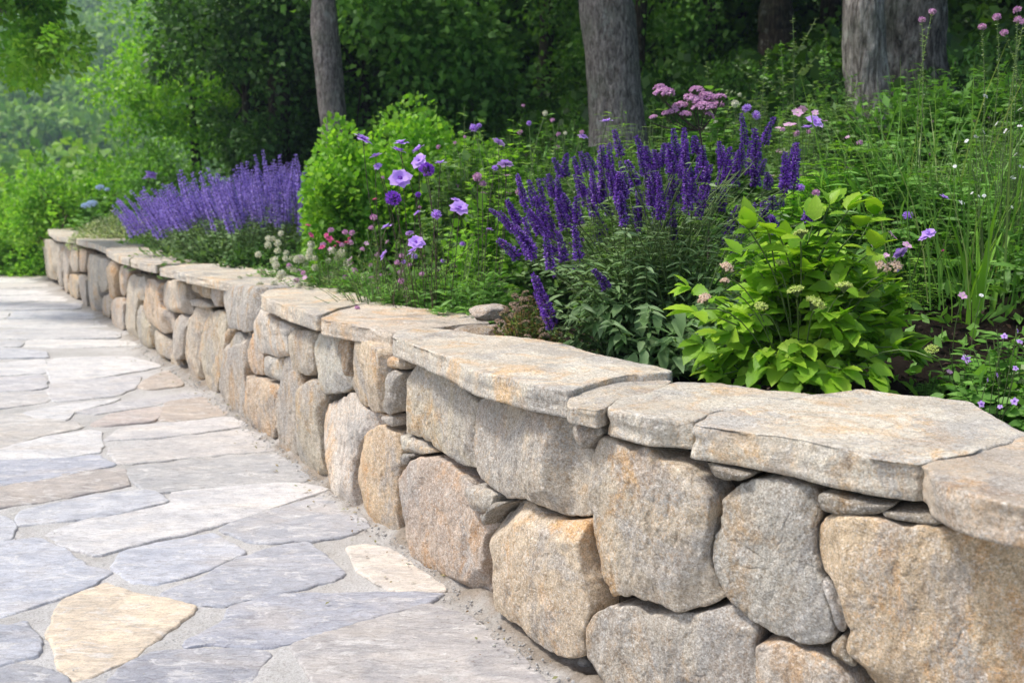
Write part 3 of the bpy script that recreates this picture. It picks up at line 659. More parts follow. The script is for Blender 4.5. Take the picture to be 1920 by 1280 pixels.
FLAGS = [
 ('P', (.80,.67,.50), [(240,930),(290,860),(480,787),(560,820),(700,860),(865,893),(850,930),(760,1000),(620,1100),(480,1170),(410,1200),(330,1212),(260,1150),(230,1010)], 'peach sandstone flagstone, the warmest stone in the path'),
 ('P', (.70,.68,.65), [(225,560),(400,500),(740,440),(780,380),(1200,345),(1350,345),(1480,375),(1300,430),(1000,525),(700,595),(450,660),(300,620),(255,590)], 'long white flagstone tapering to the wall'),
 ('P', (.47,.475,.51), [(840,1040),(1000,970),(1050,900),(1230,850),(1500,840),(1800,838),(1990,838),(1920,880),(1700,940),(1540,985),(1300,1050),(1200,1070),(960,1055),(860,1070)], 'blue-violet slate flagstone near the camera'),
 ('P', (.50,.505,.53), [(740,830),(900,770),(1050,690),(1250,620),(1380,610),(1450,660),(1540,740),(1480,780),(1330,815),(1000,880),(870,870),(770,855)], None),
 ('P', (.58,.59,.62), [(520,700),(560,650),(900,580),(960,565),(1040,620),(1090,660),(900,740),(690,790),(600,780)], None),
 ('P', (.50,.50,.51), [(990,545),(1200,470),(1480,395),(1560,430),(1660,535),(1550,575),(1380,595),(1200,605),(1100,590)], None),
 ('P', (.78,.70,.59), [(1570,635),(1650,625),(1760,640),(1920,760),(2000,805),(2000,825),(1920,828),(1800,826),(1640,750),(1600,700)], 'pale cream flagstone beside the wall foot'),
 ('P', (.58,.59,.62), [(-350,640),(-100,620),(0,610),(170,590),(270,640),(380,710),(500,740),(480,760),(350,820),(150,890),(0,935),(-350,960)], None),
 ('P', (.50,.51,.54), [(-300,1010),(0,990),(110,965),(130,1010),(160,1080),(150,1110),(0,1150),(-300,1180)], None),
 ('P', (.44,.44,.45), [(-200,1200),(100,1150),(190,1160),(290,1230),(280,1430),(-200,1430)], None),
 ('P', (.45,.45,.47), [(500,1230),(560,1160),(700,1100),(850,1085),(1100,1080),(1210,1110),(1150,1170),(1100,1240),(1050,1430),(450,1430)], None),
 ('P', (.54,.51,.48), [(1320,1070),(1500,1010),(1700,960),(1920,890),(2100,930),(2300,1080),(2460,1230),(2560,1430),(1450,1430),(1430,1220),(1370,1140)], 'broad brownish grey flagstone at the foot of the wall'),
 ('P', WS, [(-250,210),(0,195),(200,140),(400,107),(450,120),(450,200),(300,222),(0,236),(-250,250)], None),
 ('P', BL, [(-250,262),(0,243),(200,235),(430,215),(500,255),(480,270),(200,325),(0,350),(-250,370)], None),
 ('P', (.50,.45,.40), [(-250,392),(0,362),(300,300),(540,280),(580,350),(400,385),(0,450),(-250,475)], None),
 ('P', LB, [(80,500),(110,460),(400,400),(640,375),(700,385),(745,430),(500,480),(230,515),(100,525)], None),
 ('P', (.50,.49,.47), [(560,300),(590,275),(900,240),(1240,215),(1330,260),(1390,320),(1350,337),(1000,355),(740,380),(660,370)], None),
 ('P', (.60,.57,.53), [(505,215),(510,185),(800,138),(1120,100),(1160,130),(1235,195),(1000,210),(560,258)], None),
 ('P', (.66,.63,.59), [(480,150),(540,95),(1030,45),(1115,85),(800,125),(500,152)], None),
 ('P', (.60,.56,.50), [(-250,150),(0,100),(200,60),(340,75),(360,95),(200,130),(0,186),(-250,200)], None),
 ('P', LB, [(-250,510),(0,490),(60,540),(40,590),(0,602),(-250,610)], None),
 ('U', TN, [(1130,1140),(1180,1020),(1440,985),(1610,1105),(1240,1150)], None),
 ('U', PK, [(640,1180),(820,1095),(1110,1050),(1140,1080),(1085,1155),(700,1187)], None),
 ('U', (.58,.56,.54), [(540,1090),(860,1020),(1400,945),(1450,980),(1100,1035),(700,1105)], None),
 ('U', WS, [(180,1090),(480,1035),(830,1000),(790,1025),(530,1085),(480,1140),(300,1140)], None),
 ('U', TN, [(985,915),(1020,865),(1180,795),(1245,850),(1290,905),(1040,935)], None),
 ('U', (.62,.60,.58), [(380,890),(860,840),(1000,835),(955,915),(820,975),(380,1020),(350,960)], None),
 ('U', WS, [(340,720),(880,700),(1150,772),(870,820),(500,880),(360,885)], None),
 ('U', (.62,.59,.55), [(-150,990),(330,945),(345,1000),(300,1025),(-150,1085)], None),
 ('U', (.60,.58,.57), [(-150,855),(300,835),(335,925),(-150,955)], None),
 ('U', WS, [(-150,765),(310,722),(335,818),(-150,840)], None),
 ('U', (.60,.57,.52), [(-150,1105),(170,1098),(260,1145),(610,1185),(400,1230),(150,1280),(-150,1300)], None),
]
ti = 0
for fr, col, poly, lab in FLAGS:
    P = np.array([at_z(x, y, .012)[:2] for x, y in unz(fr, poly)]); pts = unz(fr, poly); ti += 1
    k = wall_dist(P[:, 0], P[:, 1]); 
    build_slab('flagstone', P, .0068+.003*RNG.random(), .03, np.array(col)*np.array([.97, .98, 1.0]), 500+ti, M['flag'], path, np.zeros(3), np.ptp([x for x, y in pts])*.55, edge=.0085, undul=.0026, side=.009, layers=False, label=lab, grow=.008 if ti == 1 else .016)
rows = [497, 504, 511.5, 520, 529.5, 540, 552, 565, 580, 596, 614, 634, 650, 670]
pal = [WS, (.60, .59, .58), (.63, .60, .55), LB, (.55, .55, .56), PK, WS, (.60, .57, .54)]
rr = random.Random(5)
def base_x(y):  # right end of a row at the wall foot
    for s in np.linspace(CS[30], CS[-40], 900):
        p = curve(s); 
        v = np.array([p[0], p[1], -EYE[2]]); zc = v[1]*cos(PITCH)-v[2]*sin(PITCH)*1.0; yc = -v[1]*-sin(PITCH)+v[2]*cos(PITCH)
        zc = v[1]*cos(PITCH)+(-v[2])*sin(PITCH); yc = v[1]*sin(PITCH)+v[2]*cos(PITCH)
        Y = 640-FPX*yc/zc
        if Y >= y: return 960+FPX*v[0]/zc
    return 300
for r in range(len(rows)-1):
    y0, y1 = rows[r], rows[r+1]; xr = base_x((y0+y1)/2)-rr.uniform(6, 14); x = -500+rr.uniform(0, 120)
    if y0 >= 650: xr = min(xr, 95) if y0 < 665 else 90
    while x < xr-30:
        wdt = rr.uniform(110, 330); x1 = min(x+wdt, xr)
        if xr-x1 < 60: x1 = xr
        g = (y1-y0); sl = rr.uniform(-.05, .03)*(x1-x)*.25
        f = lambda xx, yy, j: (xx+rr.uniform(-1, 1)*j*4, yy+rr.uniform(-1, 1)*j)
        j = g*.10
        pts = [f(x+4, y1-g*.1, j), f((x*2+x1)/3, y1-g*.02, j), f((x+x1*2)/3, y1-g*.06, j), f(x1-5, y1-g*.14, j), f(x1-2-g*.5, y0+g*.3, j), f((x+x1*2)/3, y0+g*.08, j), f((x*2+x1)/3, y0+g*.06, j), f(x+6+g*.3, y0+g*.14, j)]
        P = np.array([at_z(a, b, .012)[:2] for a, b in pts]); ti += 1
        build_slab('flagstone', P, .006+.004*rr.random(), .03, np.array(rr.choice(pal)), 500+ti, M['flag'], path, np.zeros(3), (x1-x)*.3, edge=.008, undul=.0025, side=.012, layers=False, grow=.022)
        x = x1
# loose grit along the wall foot and in the joints
g = MB(); n = 5200
s = RNG.uniform(CS[60], CS[-30], n)**1.0; off = np.abs(RNG.normal(0, 1, n))*.05+.01
c2 = curve(s)+cnormal(s)*(off+.02)[:, None]
sz = np.exp(RNG.normal(-5.75, .5, n)); near_ = c2[:, 1] < 7
pos = np.column_stack([c2, .016*np.exp(-off/.05)+.002+sz*.2])
g.inst(BALL_S, pos[near_], rdir(near_.sum()), rdir(near_.sum()), sz[near_])
n = 2600; xs = RNG.uniform(-1.7, .3, n); ys = RNG.uniform(1.9, 4.0, n); dd = wall_dist(xs, ys); k = dd < -.03
g.inst(BALL_S, np.column_stack([xs, ys, np.full(n, .006)])[k], rdir(k.sum()), rdir(k.sum()), np.exp(RNG.normal(-6.2, .4, k.sum())))
tag(link('loose_grit', g.build('loose_grit', [M['mortar']], False)), 'crumbs of sandy mortar and grit scattered along the foot of the wall', 'grit', kind='stuff')
# small chips wedged / lying
def rock(name, pos, size, col, seed, label, cat, group=None, flat=.6, rotz=0):
    V, F4, F3 = T_ball(40, 26); V = V/np.linalg.norm(V, axis=1, keepdims=True)
    rs = np.random.default_rng(seed)
    r = np.ones(len(V))
    for _ in range(9):
        d = rs.normal(size=3); d /= np.linalg.norm(d); r = np.minimum(r, rs.uniform(.62, .9)/np.maximum(V@d, .01))
    V = V*r[:, None]; V = V*(1+.06*fbm(V*2.5+seed, seed, 4))[:, None]; V = V*np.array(size)
    o = link(name, mesh_from(name, V, F4, F3, [M['cap']]), None, pos, col); o.rotation_euler = (0, 0, rotz)
    return tag(o, label, cat, group)
p = at_z(905, 618, .66); rock('rock', (p[0]+.02, p[1]+.03, .635), (.13, .07, .045), (.45, .37, .28), 3, 'small brown rock tucked between two cap slabs and the soil', 'rock')
p = at_d(914, 585, 3.25); rock('rock', (p[0], p[1], p[2]), (.08, .05, .03), (.5, .42, .35), 4, 'small pale rock half hidden by leaves next to the reddish sedum', 'rock')
p = at_z(1096, 1243, .02); rock('stone_chip', (p[0], p[1], .02), (.018, .015, .016), (.5, .52, .55), 5, 'small grey stone chip lying against the foot of the wall', 'stone chip')
# ================================================================== PLANTS
def gz(x, y): return float(ground_z(x, y)[0])
def G_(r, g, b): return (r, g, b)
M['leaf_salvia'] = mat_leaf('salvia_leaf', [(.14,.26,.08), (.22,.36,.14), (.32,.45,.22), (.16,.29,.09)], .35, .55)
M['leaf_lime'] = mat_leaf('lime_leaf', [(.12,.26,.02), (.26,.48,.03), (.40,.60,.05), (.18,.38,.025), (.32,.54,.05)], .4, .42, .35, bumpy=160)
M['leaf_mid'] = mat_leaf('mid_leaf', [(.093,.232,.034), (.171,.372,.062), (.232,.449,.093), (.124,.279,.046)], .35, .5)
M['leaf_fresh'] = mat_leaf('fresh_leaf', [(.145,.319,.029), (.246,.493,.051), (.377,.638,.087), (.174,.392,.043)], .4, .5)
M['leaf_dark'] = mat_leaf('dark_leaf', [(.038,.098,.021), (.068,.165,.030), (.105,.225,.045), (.053,.128,.024)], .3, .5)
M['leaf_pale'] = mat_leaf('pale_leaf', [(.192,.288,.120), (.288,.396,.192), (.384,.480,.264)], .3, .65)
M['leaf_sedum'] = mat_leaf('sedum_leaf', [(.130,.260,.039), (.234,.351,.065), (.390,.286,.117), (.442,.182,.117), (.156,.286,.039)], .3, .6)
M['leaf_grass'] = mat_leaf('grass_blade', [(.112,.266,.042), (.168,.364,.063), (.252,.448,.098), (.392,.420,.182)], .35, .55)
M['leaf_soft'] = mat_leaf('soft_green_leaf', [(.14,.26,.07), (.20,.34,.10), (.28,.42,.16), (.16,.30,.08)], .35, .6)
M['leaf_cream'] = mat_leaf('cream_bloom_leaf', [(.26,.40,.14), (.50,.56,.34), (.66,.66,.48), (.36,.48,.22)], .35, .6)
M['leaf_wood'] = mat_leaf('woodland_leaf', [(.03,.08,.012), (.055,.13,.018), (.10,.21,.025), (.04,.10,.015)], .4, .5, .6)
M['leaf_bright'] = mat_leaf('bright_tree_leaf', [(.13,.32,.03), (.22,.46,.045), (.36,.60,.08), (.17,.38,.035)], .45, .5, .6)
M['leaf_far'] = mat_leaf('hillside_leaf', [(.12,.27,.04), (.20,.37,.05), (.32,.50,.07)], .3, .6, .7)
M['stem'] = mat_leaf('green_stem', [(.09,.15,.04), (.14,.20,.07)], .0, .6)
M['stem_dark'] = mat_leaf('dark_stem', [(.05,.035,.035), (.09,.06,.05)], .0, .6)
M['twig'] = mat_leaf('twig_bark', [(.10,.075,.05), (.16,.12,.085)], .0, .9)
M['purple'] = mat_petal('deep_violet_petal', [(.10,.022,.30), (.15,.04,.42), (.30,.12,.62), (.08,.018,.26), (.52,.32,.80)], .2)
M['calyx'] = mat_petal('dusky_calyx', [(.05,.02,.10), (.10,.04,.18), (.06,.05,.08)], .1)
M['catmint'] = mat_petal('lavender_blue_petal', [(.32,.21,.68), (.42,.30,.80), (.55,.43,.86), (.24,.15,.56)], .25)
M['lilac'] = mat_petal('lilac_petal', [(.48,.28,.80), (.60,.38,.88), (.70,.48,.90)], .35)
M['violet'] = mat_petal('bright_violet_petal', [(.22,.05,.55), (.32,.09,.66), (.42,.16,.74)], .3)
M['pink'] = mat_petal('soft_pink_petal', [(.55,.26,.50), (.66,.36,.58), (.72,.46,.62)], .3)
M['magenta'] = mat_petal('magenta_petal', [(.60,.05,.20), (.74,.10,.30), (.80,.20,.38)], .3)
M['cream'] = mat_petal('cream_petal', [(.62,.62,.42), (.74,.74,.58), (.80,.78,.66)], .3)
M['white'] = mat_petal('white_petal', [(.80,.80,.80), (.88,.88,.86)], .3)
M['limeflower'] = mat_petal('lime_flower', [(.42,.56,.10), (.56,.66,.18), (.66,.72,.30)], .3)
M['peach'] = mat_petal('peach_petal', [(.75,.55,.40), (.80,.66,.52)], .3)
M['ice'] = mat_petal('pale_blue_petal', [(.50,.64,.85), (.62,.72,.90)], .3)
M['seed'] = mat_petal('dry_seedhead', [(.25,.17,.10), (.34,.25,.17), (.42,.33,.26)], .1)
M['bark_grey'] = mat_bark('grey_bark', (.12, .10, .09), (.38, .34, .305), 1.0, .32, .12)
M['bark_rough'] = mat_bark('rough_bark', (.13, .11, .095), (.46, .42, .38), .8, .16, .4)
M['bark_lichen'] = mat_bark('lichen_bark', (.05, .042, .036), (.30, .27, .235), .55, .3, .4)
M['bark_dark'] = mat_bark('dark_bark', (.03, .024, .018), (.10, .08, .06))

L_ovate = T_leaf(.60, .12, .26, 11, .09); L_lance = T_leaf(.24, .12, .30, 5); L_narrow = T_leaf(.13, .10, .28, 4); L_round = T_leaf(.85, .08, .10, 4); L_small = T_leaf(.5, .1, .15, 3)
BLADE = T_blade(.045, .45, 7); BLADE_W = T_blade(.06, .30, 8); FINE = T_blade(.02, .35, 5)
PETAL = T_leaf(.75, .05, -.10, 3)
LQ = T_small
def curve_pts(a, b, bend, n=6):
    a = np.asarray(a, float); b = np.asarray(b, float); t = np.linspace(0, 1, n)[:, None]
    return a+(b-a)*t+np.asarray(bend)*(t*(1-t)*4)
def stem_leaves(mb, pts, T, n, size, mi, spread=1.0, t0=.1, t1=.95, up=.35, droop=0.0, taper=.5, pair=False):
    """leaves along a stem polyline"""
    pts = np.asarray(pts); t = np.sort(RNG.uniform(t0, t1, n)) if not pair else np.repeat(np.linspace(t0, t1, max(1, n//2)), 2)
    n = len(t); k = t*(len(pts)-1); i = np.clip(k.astype(int), 0, len(pts)-2); f = (k-i)[:, None]
    p = pts[i]*(1-f)+pts[i+1]*f; ax = pts[i+1]-pts[i]; ax /= np.linalg.norm(ax, axis=1, keepdims=True)
    az = np.arange(n)*2.4+RNG.uniform(0, 6) if not pair else np.repeat(np.arange((n+1)//2)*1.57+RNG.uniform(0, 3), 2)[:n]+np.tile([0, pi], (n+1)//2)[:n]
    az = az+RNG.normal(0, .3, n)
    out = np.stack([np.cos(az), np.sin(az), np.zeros(n)], 1)
    d = out*spread+ax*up+np.array([0, 0, -droop]); nr = ax+out*-.2+RNG.normal(0, .25, (n, 3))+np.array([0, 0, .5])
    mb.inst(T, p, d, nr, size*(1-taper*t)*RNG.uniform(.7, 1.25, n), mi)
# ---------- flower spike meshes
def spike_mesh(name, seed, L=.2, r=.014, whorls=17, per=7, mats=None, fl=.012, dense=1.0):
    rs = np.random.default_rng(seed); mb = MB()
    z = np.linspace(.04, .97, whorls)**.95*L; bend = rs.normal(0, .012, 2)
    ax = lambda zz: np.stack([bend[0]*(zz/L)**2*L*5, bend[1]*(zz/L)**2*L*5, zz], -1)
    mb.tube(ax(np.linspace(-.01, L, 8)), np.linspace(.0016, .0007, 8), 4, 1)
    for j, zz in enumerate(z):
        t = zz/L; k = per if rs.random() < dense else max(2, per//2); a = rs.uniform(0, 6)+np.arange(k)*2*pi/k+rs.normal(0, .2, k)
        rr_ = r*(1.05-.72*t**1.6)*rs.uniform(.8, 1.15, k); o = np.stack([np.cos(a), np.sin(a), rs.normal(.25, .25, k)], 1)
        p = ax(np.full(k, zz))+rs.normal(0, .0012, (k, 3))
        sz = (rr_+fl*.25)*rs.uniform(.8, 1.2, k)
        mb.inst(L_small, p, o+np.array([0, 0, .5]), [0, 0, 1], sz*.62, 1, .9)             # calyx
        mb.inst(PETAL, p+o*(rr_*.45)[:, None], o+np.array([0, 0, .5]), rdir(k, .6, rs), fl*rs.uniform(.7, 1.1, k)*(1.05-.5*t), 0)
        mb.inst(PETAL, p+o*(rr_*.55)[:, None], o+np.array([0, 0, -.45]), rdir(k, .2, rs), fl*rs.uniform(.6, 1.0, k)*(1.05-.5*t), 0, 1.1)
    return mb.build(name, mats or [M['purple'], M['calyx']])
def orient(o, direction, scale=1.0, roll=None):
    q = Vector(direction).to_track_quat('Z', 'Y'); o.rotation_mode = 'QUATERNION'
    from mathutils import Quaternion
    o.rotation_quaternion = q @ Quaternion((0, 0, 1), RNG.uniform(0, 6.28) if roll is None else roll); o.scale = (scale,)*3 if np.isscalar(scale) else scale
# ---------- 1. deep purple salvia in front
def V88(x, y): return (880+x/2.4618, 180+y/2.4618)
SPK = [((670,150),(700,285)),((780,185),(820,330)),((940,150),(960,300)),((985,150),(995,330)),((890,215),(892,320)),((985,200),(1000,350)),((425,270),(445,380)),((480,280),(520,400)),((520,255),(540,350)),((360,360),(400,470)),((215,365),(260,500)),((280,385),(310,520)),((320,390),(360,560)),((110,510),(200,620)),((135,650),(230,750)),((240,480),(330,640)),((250,560),(300,760)),((390,480),(450,620)),((350,520),(400,680)),((470,470),(510,600)),((450,560),(520,680)),((635,270),(660,400)),((600,340),(620,470)),((560,340),(590,500)),((700,300),(740,450)),((680,440),(720,600)),((660,370),(700,520)),((740,290),(770,420)),((760,380),(800,560)),((820,350),(840,520)),((860,260),(870,420)),((850,440),(860,665)),((880,350),(890,540)),((925,330),(940,480)),((960,300),(980,450)),((1000,330),(1010,540)),((975,400),(985,560)),((1075,230),(1080,330)),((1060,250),(1062,400)),((1130,320),(1050,510)),((1165,205),(1170,320)),((1160,330),(1130,500)),((1200,290),(1210,380)),((1268,80),(1272,230)),((1255,220),(1260,330)),((1300,210),(1290,370)),((1335,150),(1320,300)),((1385,95),(1360,230)),((1350,290),(1340,370)),((1240,260),(1235,380)),((1488,212),(1465,440)),((1515,215),(1490,400)),((1468,260),(1455,430)),((1360,475),(1360,570)),((1225,500),(1180,670)),((1290,520),(1215,740)),((1325,500),(1250,600)),((1410,545),(1410,630)),((1578,475),(1560,580)),((1400,460),(1400,530)),((290,815),(375,1020)),((580,790),(640,890)),((440,450),(480,590)),((420,620),(440,770)),((230,600),(290,720)),((190,590),(280,740)),((540,430),(580,560)),((560,560),(600,690)),((600,540),(620,640)),((620,440),(650,560)),((1020,380),(1030,500)),((1100,400),(1110,520)),((900,430),(910,600)),((930,480),(930,590)),((780,450),(800,600)),((500,330),(530,460)),((720,520),(745,600)),((390,370),(430,520)),((300,460),(350,600)),((690,350),(715,480)),((820,230),(840,340)),((1040,180),(1050,270)),((1180,240),(1185,400)),((1330,320),(1320,420)),((160,480),(240,600)),((345,640),(380,800)),((480,600),(510,760)),((1095,300),(1085,440)),((930,220),(945,360)),((590,230),(620,340))]
spikes = [spike_mesh('flower_spike', 900+k, .2, .0165, 21, 8, None, .0135) for k in range(7)]
root = at_z(1195, 662, .56); root = np.array([root[0], 3.12, .555]); 
sal = thing('salvia', root, 'big clump of deep purple salvia spikes over grey-green leaves', 'salvia')
mb = MB()
for k, (tp, bt) in enumerate(SPK):
    tx, ty = V88(*tp); bx, by = V88(*bt)
    off = RNG.uniform(-.26, .30); 
    if ty > 420: off = RNG.uniform(-.42, -.15)
    D = 3.15+off; A = at_d(bx, by, D); B = at_d(tx, ty, D+RNG.uniform(-.04, .04)+(.02 if ty < 300 else -.02))
    L = np.linalg.norm(B-A)
    o = link('flower_spike', spikes[k % 7], sal, A-root); sx = L/.2; orient(o, B-A, (RNG.uniform(.78, 1.08),)*2+(sx,))
    rb = root+np.array([RNG.uniform(-.14, .14), RNG.uniform(-.1, .12), 0])
    hor = (A-rb)*np.array([1, 1, 0])
    pts = curve_pts(rb, A, -.10*hor+np.array([0, 0, .03+.08*np.linalg.norm(hor)]), 9)
    mb.tube(pts-root, np.linspace(.0035, .0016, 9), 4, 1)
    stem_leaves(mb, pts-root, L_lance, 26, .052, 0, 1, .05, .95, .4, .15, .55, True)
    for _ in range(2):   # side shoots
        q = pts[RNG.integers(3, 8)]; e = q+rdir(1, .6)[0]*RNG.uniform(.06, .13); sp = curve_pts(q, e, (0, 0, .01), 4)
        mb.tube(sp-root, .0012, 3, 1); stem_leaves(mb, sp-root, L_lance, 6, .045, 0, 1, .2, 1, .4, .1, .4)
xs = MB()
for q in range(70):
    tp, bt = SPK[RNG.integers(len(SPK))]; j = RNG.normal(0, 26, 2); tx, ty = V88(tp[0]+j[0], tp[1]+j[1]+28); bx, by = V88(bt[0]+j[0], bt[1]+j[1]+20)
    D = 3.15+RNG.uniform(-.25, .35); A = at_d(bx, by, D)-root; B = at_d(tx, ty, D)-root; me = spikes[q % 7]; L = np.linalg.norm(B-A)*.9
    co = np.empty(len(me.vertices)*3); me.vertices.foreach_get('co', co); co = co.reshape(-1, 3)*np.array([.8, .8, L/.2]); z = (B-A)/np.linalg.norm(B-A); x = np.cross([0, 1, 0], z); x /= np.linalg.norm(x); y = np.cross(z, x)
    W = A+co[:, :1]*x+co[:, 1:2]*y+co[:, 2:]*z; nl_ = len(me.loops); vi = np.empty(nl_, int); me.loops.foreach_get('vertex_index', vi); lt = np.empty(len(me.polygons), int); me.polygons.foreach_get('loop_total', lt); mi_ = np.empty(len(me.polygons), int); me.polygons.foreach_get('material_index', mi_)
    f4 = vi[:lt.sum()].reshape(-1, 4); n0 = xs.n; xs.add(W)
    for k_ in (0, 1): xs.F4.append(f4[mi_ == k_]+n0); xs.M4.append(np.full((mi_ == k_).sum(), k_))
    pts = curve_pts(np.array([RNG.uniform(-.12, .12), 0, 0]), A, (0, 0, .06), 7); mb.tube(pts, .0018, 3, 1); stem_leaves(mb, pts, L_lance, 16, .045, 0, 1, .3, .98, .4, .15, .5, True)
link('thin_spikes', xs.build('thin_spikes', [M['purple'], M['calyx']]), sal, (0, 0, 0))['kind'] = 'stuff'
# leafy mound
n = 120
for k in range(n):
    a = RNG.uniform(0, 2*pi); r = RNG.uniform(0, 1)**.5; tip = root+np.array([cos(a)*.40*r, sin(a)*.30*r-.04, .06+.36*(1-r**2.2)+RNG.uniform(-.06, .05)])
    base = root+np.array([cos(a)*.15*r, sin(a)*.12*r, 0]); pts = curve_pts(base, tip, (0, 0, .04), 6)
    mb.tube(pts-root, .0022, 3, 1); stem_leaves(mb, pts-root, L_lance, 26, .072, 0, 1.1, .1, 1.0, .3, .25, .35, True)
# big drooping lower leaves
k = 90; a = RNG.uniform(-pi, 0, k); pos = np.stack([np.cos(a)*.27*RNG.uniform(.5, 1.1, k), np.sin(a)*.22*RNG.uniform(.5, 1.1, k), RNG.uniform(.07, .26, k)], 1)
mb.inst(T_leaf(.42, .1, .35, 7, .08), pos, np.stack([np.cos(a), np.sin(a), RNG.uniform(-1.3, .2, k)], 1), np.stack([np.cos(a), np.sin(a), np.full(k, 1.2)], 1), RNG.uniform(.05, .09, k), 0)
link('foliage', mb.build('foliage', [M['leaf_salvia'], M['stem']]), sal, (0, 0, 0))
# ---------- 2. lime hydrangea
def U_(x, y): return (1200+x/2.667, 380+y/2.667)
root = at_d(1500, 722, 2.62); root[2] = .55
hyd = thing('hydrangea', root, 'lime green broad-leaved bush with small pale green flower heads', 'hydrangea')
mb = MB()
heads = [(430,335,.9,'p'),(425,400,.6,'p'),(325,490,.9,'p'),(780,440,1,'l'),(1020,420,1,'l'),(875,505,1.25,'l'),(605,520,.8,'l'),(805,155,.9,'l'),(1200,330,.9,'p'),(1270,330,1.0,'p'),(1460,735,.8,'l'),(700,300,.6,'l')]
tips = []
for k in range(104):
    a = RNG.uniform(0, 2*pi); r = RNG.uniform(0, 1)**.55
    tips.append(root+np.array([cos(a)*.285*r+.02, sin(a)*.23*r, .10+.335*(1-r**2.4)*RNG.uniform(.75, 1.08)]))
for x, y in [(245,425),(275,545),(300,700),(390,830),(540,130),(640,140),(950,10),(1040,40),(1170,60),(1100,120),(700,170),(870,90),(1230,400),(1300,480),(500,260),(1180,230)]:
    px = U_(x, y); tips.append(at_d(px[0], px[1], 2.5+RNG.uniform(-.05, .1)))
for tip in tips:
    b = root+np.array([RNG.uniform(-.06, .06), RNG.uniform(-.05, .06), 0]); hor = (tip-b)*np.array([1, 1, 0]); pts = curve_pts(b, tip, -.18*hor+np.array([0, 0, .04]), 8)
    mb.tube(pts-root, np.linspace(.0035, .0018, 8), 5, 1)
    stem_leaves(mb, pts-root, L_ovate, 12, .070, 0, 1.0, .35, .98, .35, .12, .15, True)
    e = (pts[-1]-pts[-2]); mb.inst(L_ovate, np.repeat([pts[-1]-root], 3, 0), e/np.linalg.norm(e)*.8+RNG.normal(0, .5, (3, 3)), [0, -.2, 1], RNG.uniform(.045, .08, 3), 0)
k = 34; a = RNG.uniform(-pi, 0, k); pos = np.stack([np.cos(a)*.26*RNG.uniform(.5, 1.0, k)+.02, np.sin(a)*.22*RNG.uniform(.6, 1.0, k), RNG.uniform(.07, .18, k)], 1)
mb.inst(L_ovate, pos, np.stack([np.cos(a), np.sin(a), RNG.uniform(-.9, .1, k)], 1), np.stack([np.cos(a), np.sin(a), np.full(k, 1.5)], 1), RNG.uniform(.07, .10, k), 0)
link('foliage', mb.build('foliage', [M['leaf_lime'], M['stem']]), hyd, (0, 0, 0))
def dome_head(seed, n, R, fs, mat, flat=.5):
    rs = np.random.default_rng(seed); m = MB(); d = rdir(n, .7, rs); d[:, 2] = np.abs(d[:, 2]); p = d*np.array([R, R, R*flat])
    for i in range(n): m.tube(np.array([[0, 0, -R*.9], p[i]*.55+[0, 0, -R*.2], p[i]]), .0006, 3, 1)
    m.inst(BALL_S, p, d, [1, 0, 0], fs*rs.uniform(.7, 1.2, n), 0)
    for q in range(3): m.inst(PETAL, p+rs.normal(0, .0008, (n, 3)), rdir(n, .4, rs), d, fs*rs.uniform(.8, 1.3, n), 0)
    return m.build('flower_head', [M[mat], M['stem']])
hm = {'l': dome_head(5, 60, .018, .0055, 'limeflower'), 'p': dome_head(6, 45, .017, .0065, 'peach', 1.0)}
for x, y, s_, kd in heads:
    px = U_(x, y); p = at_d(px[0], px[1], 2.36 if y > 380 else 2.45); o = link('flower_head', hm[kd], hyd, p-root); o.scale = (s_,)*3; o.rotation_euler = (RNG.normal(0.25, .2), RNG.normal(0, .2), RNG.uniform(0, 6))
    m = MB(); m.tube(curve_pts(p-root+np.array([0, 0, -.02]), np.array([0, 0, .02])+(p-root)*.3, (0, 0, .05), 7), .0018, 4, 0); link('stem', m.build('stem', [M['stem']]), hyd, (0, 0, 0))
# ---------- generic small plants
def bushy(name, loc, label, cat, rx, ry, h, nstem, T, lsize, nleaf, mat, group=None, stemmat='stem', pair=False, up=.4, droop=.1, fill=0, taper=.3, t0=.15, dome=2.2, hv=.2, build=True):
    """clump of leafy stems; returns (thing, root, tips)"""
    root = np.array(loc, float); t = thing(name, root, label, cat, group); mb = MB(); tips = []
    for k in range(nstem):
        a = RNG.uniform(0, 2*pi); r = RNG.uniform(0, 1)**.55
        tip = np.array([cos(a)*rx*r, sin(a)*ry*r, h*(.25+.75*(1-r**dome))*RNG.uniform(1-hv, 1+hv*.4)])
        b = np.array([cos(a)*rx*r*.35, sin(a)*ry*r*.35, -.02]); hor = (tip-b)*np.array([1, 1, 0])
        pts = curve_pts(b, tip, -.15*hor+np.array([0, 0, .03*h]), 6); mb.tube(pts, np.linspace(.0022, .0009, 6)*max(1, h*1.6), 3, 1)
        stem_leaves(mb, pts, T, nleaf, lsize, 0, 1, t0, 1, up, droop, taper, pair); tips.append(tip)
    if fill:
        n = fill; d = rdir(n); d[:, 2] = np.abs(d[:, 2]); q = d*RNG.uniform(.3, 1, (n, 1))**.4*np.array([rx, ry, h*.8])
        mb.inst(T, q, d+RNG.normal(0, .5, (n, 3)), rdir(n, 1), lsize*RNG.uniform(.6, 1.1, n), 0)
    link('foliage', mb.build('foliage', [M[mat], M[stemmat]]), t)
    return t, root, tips
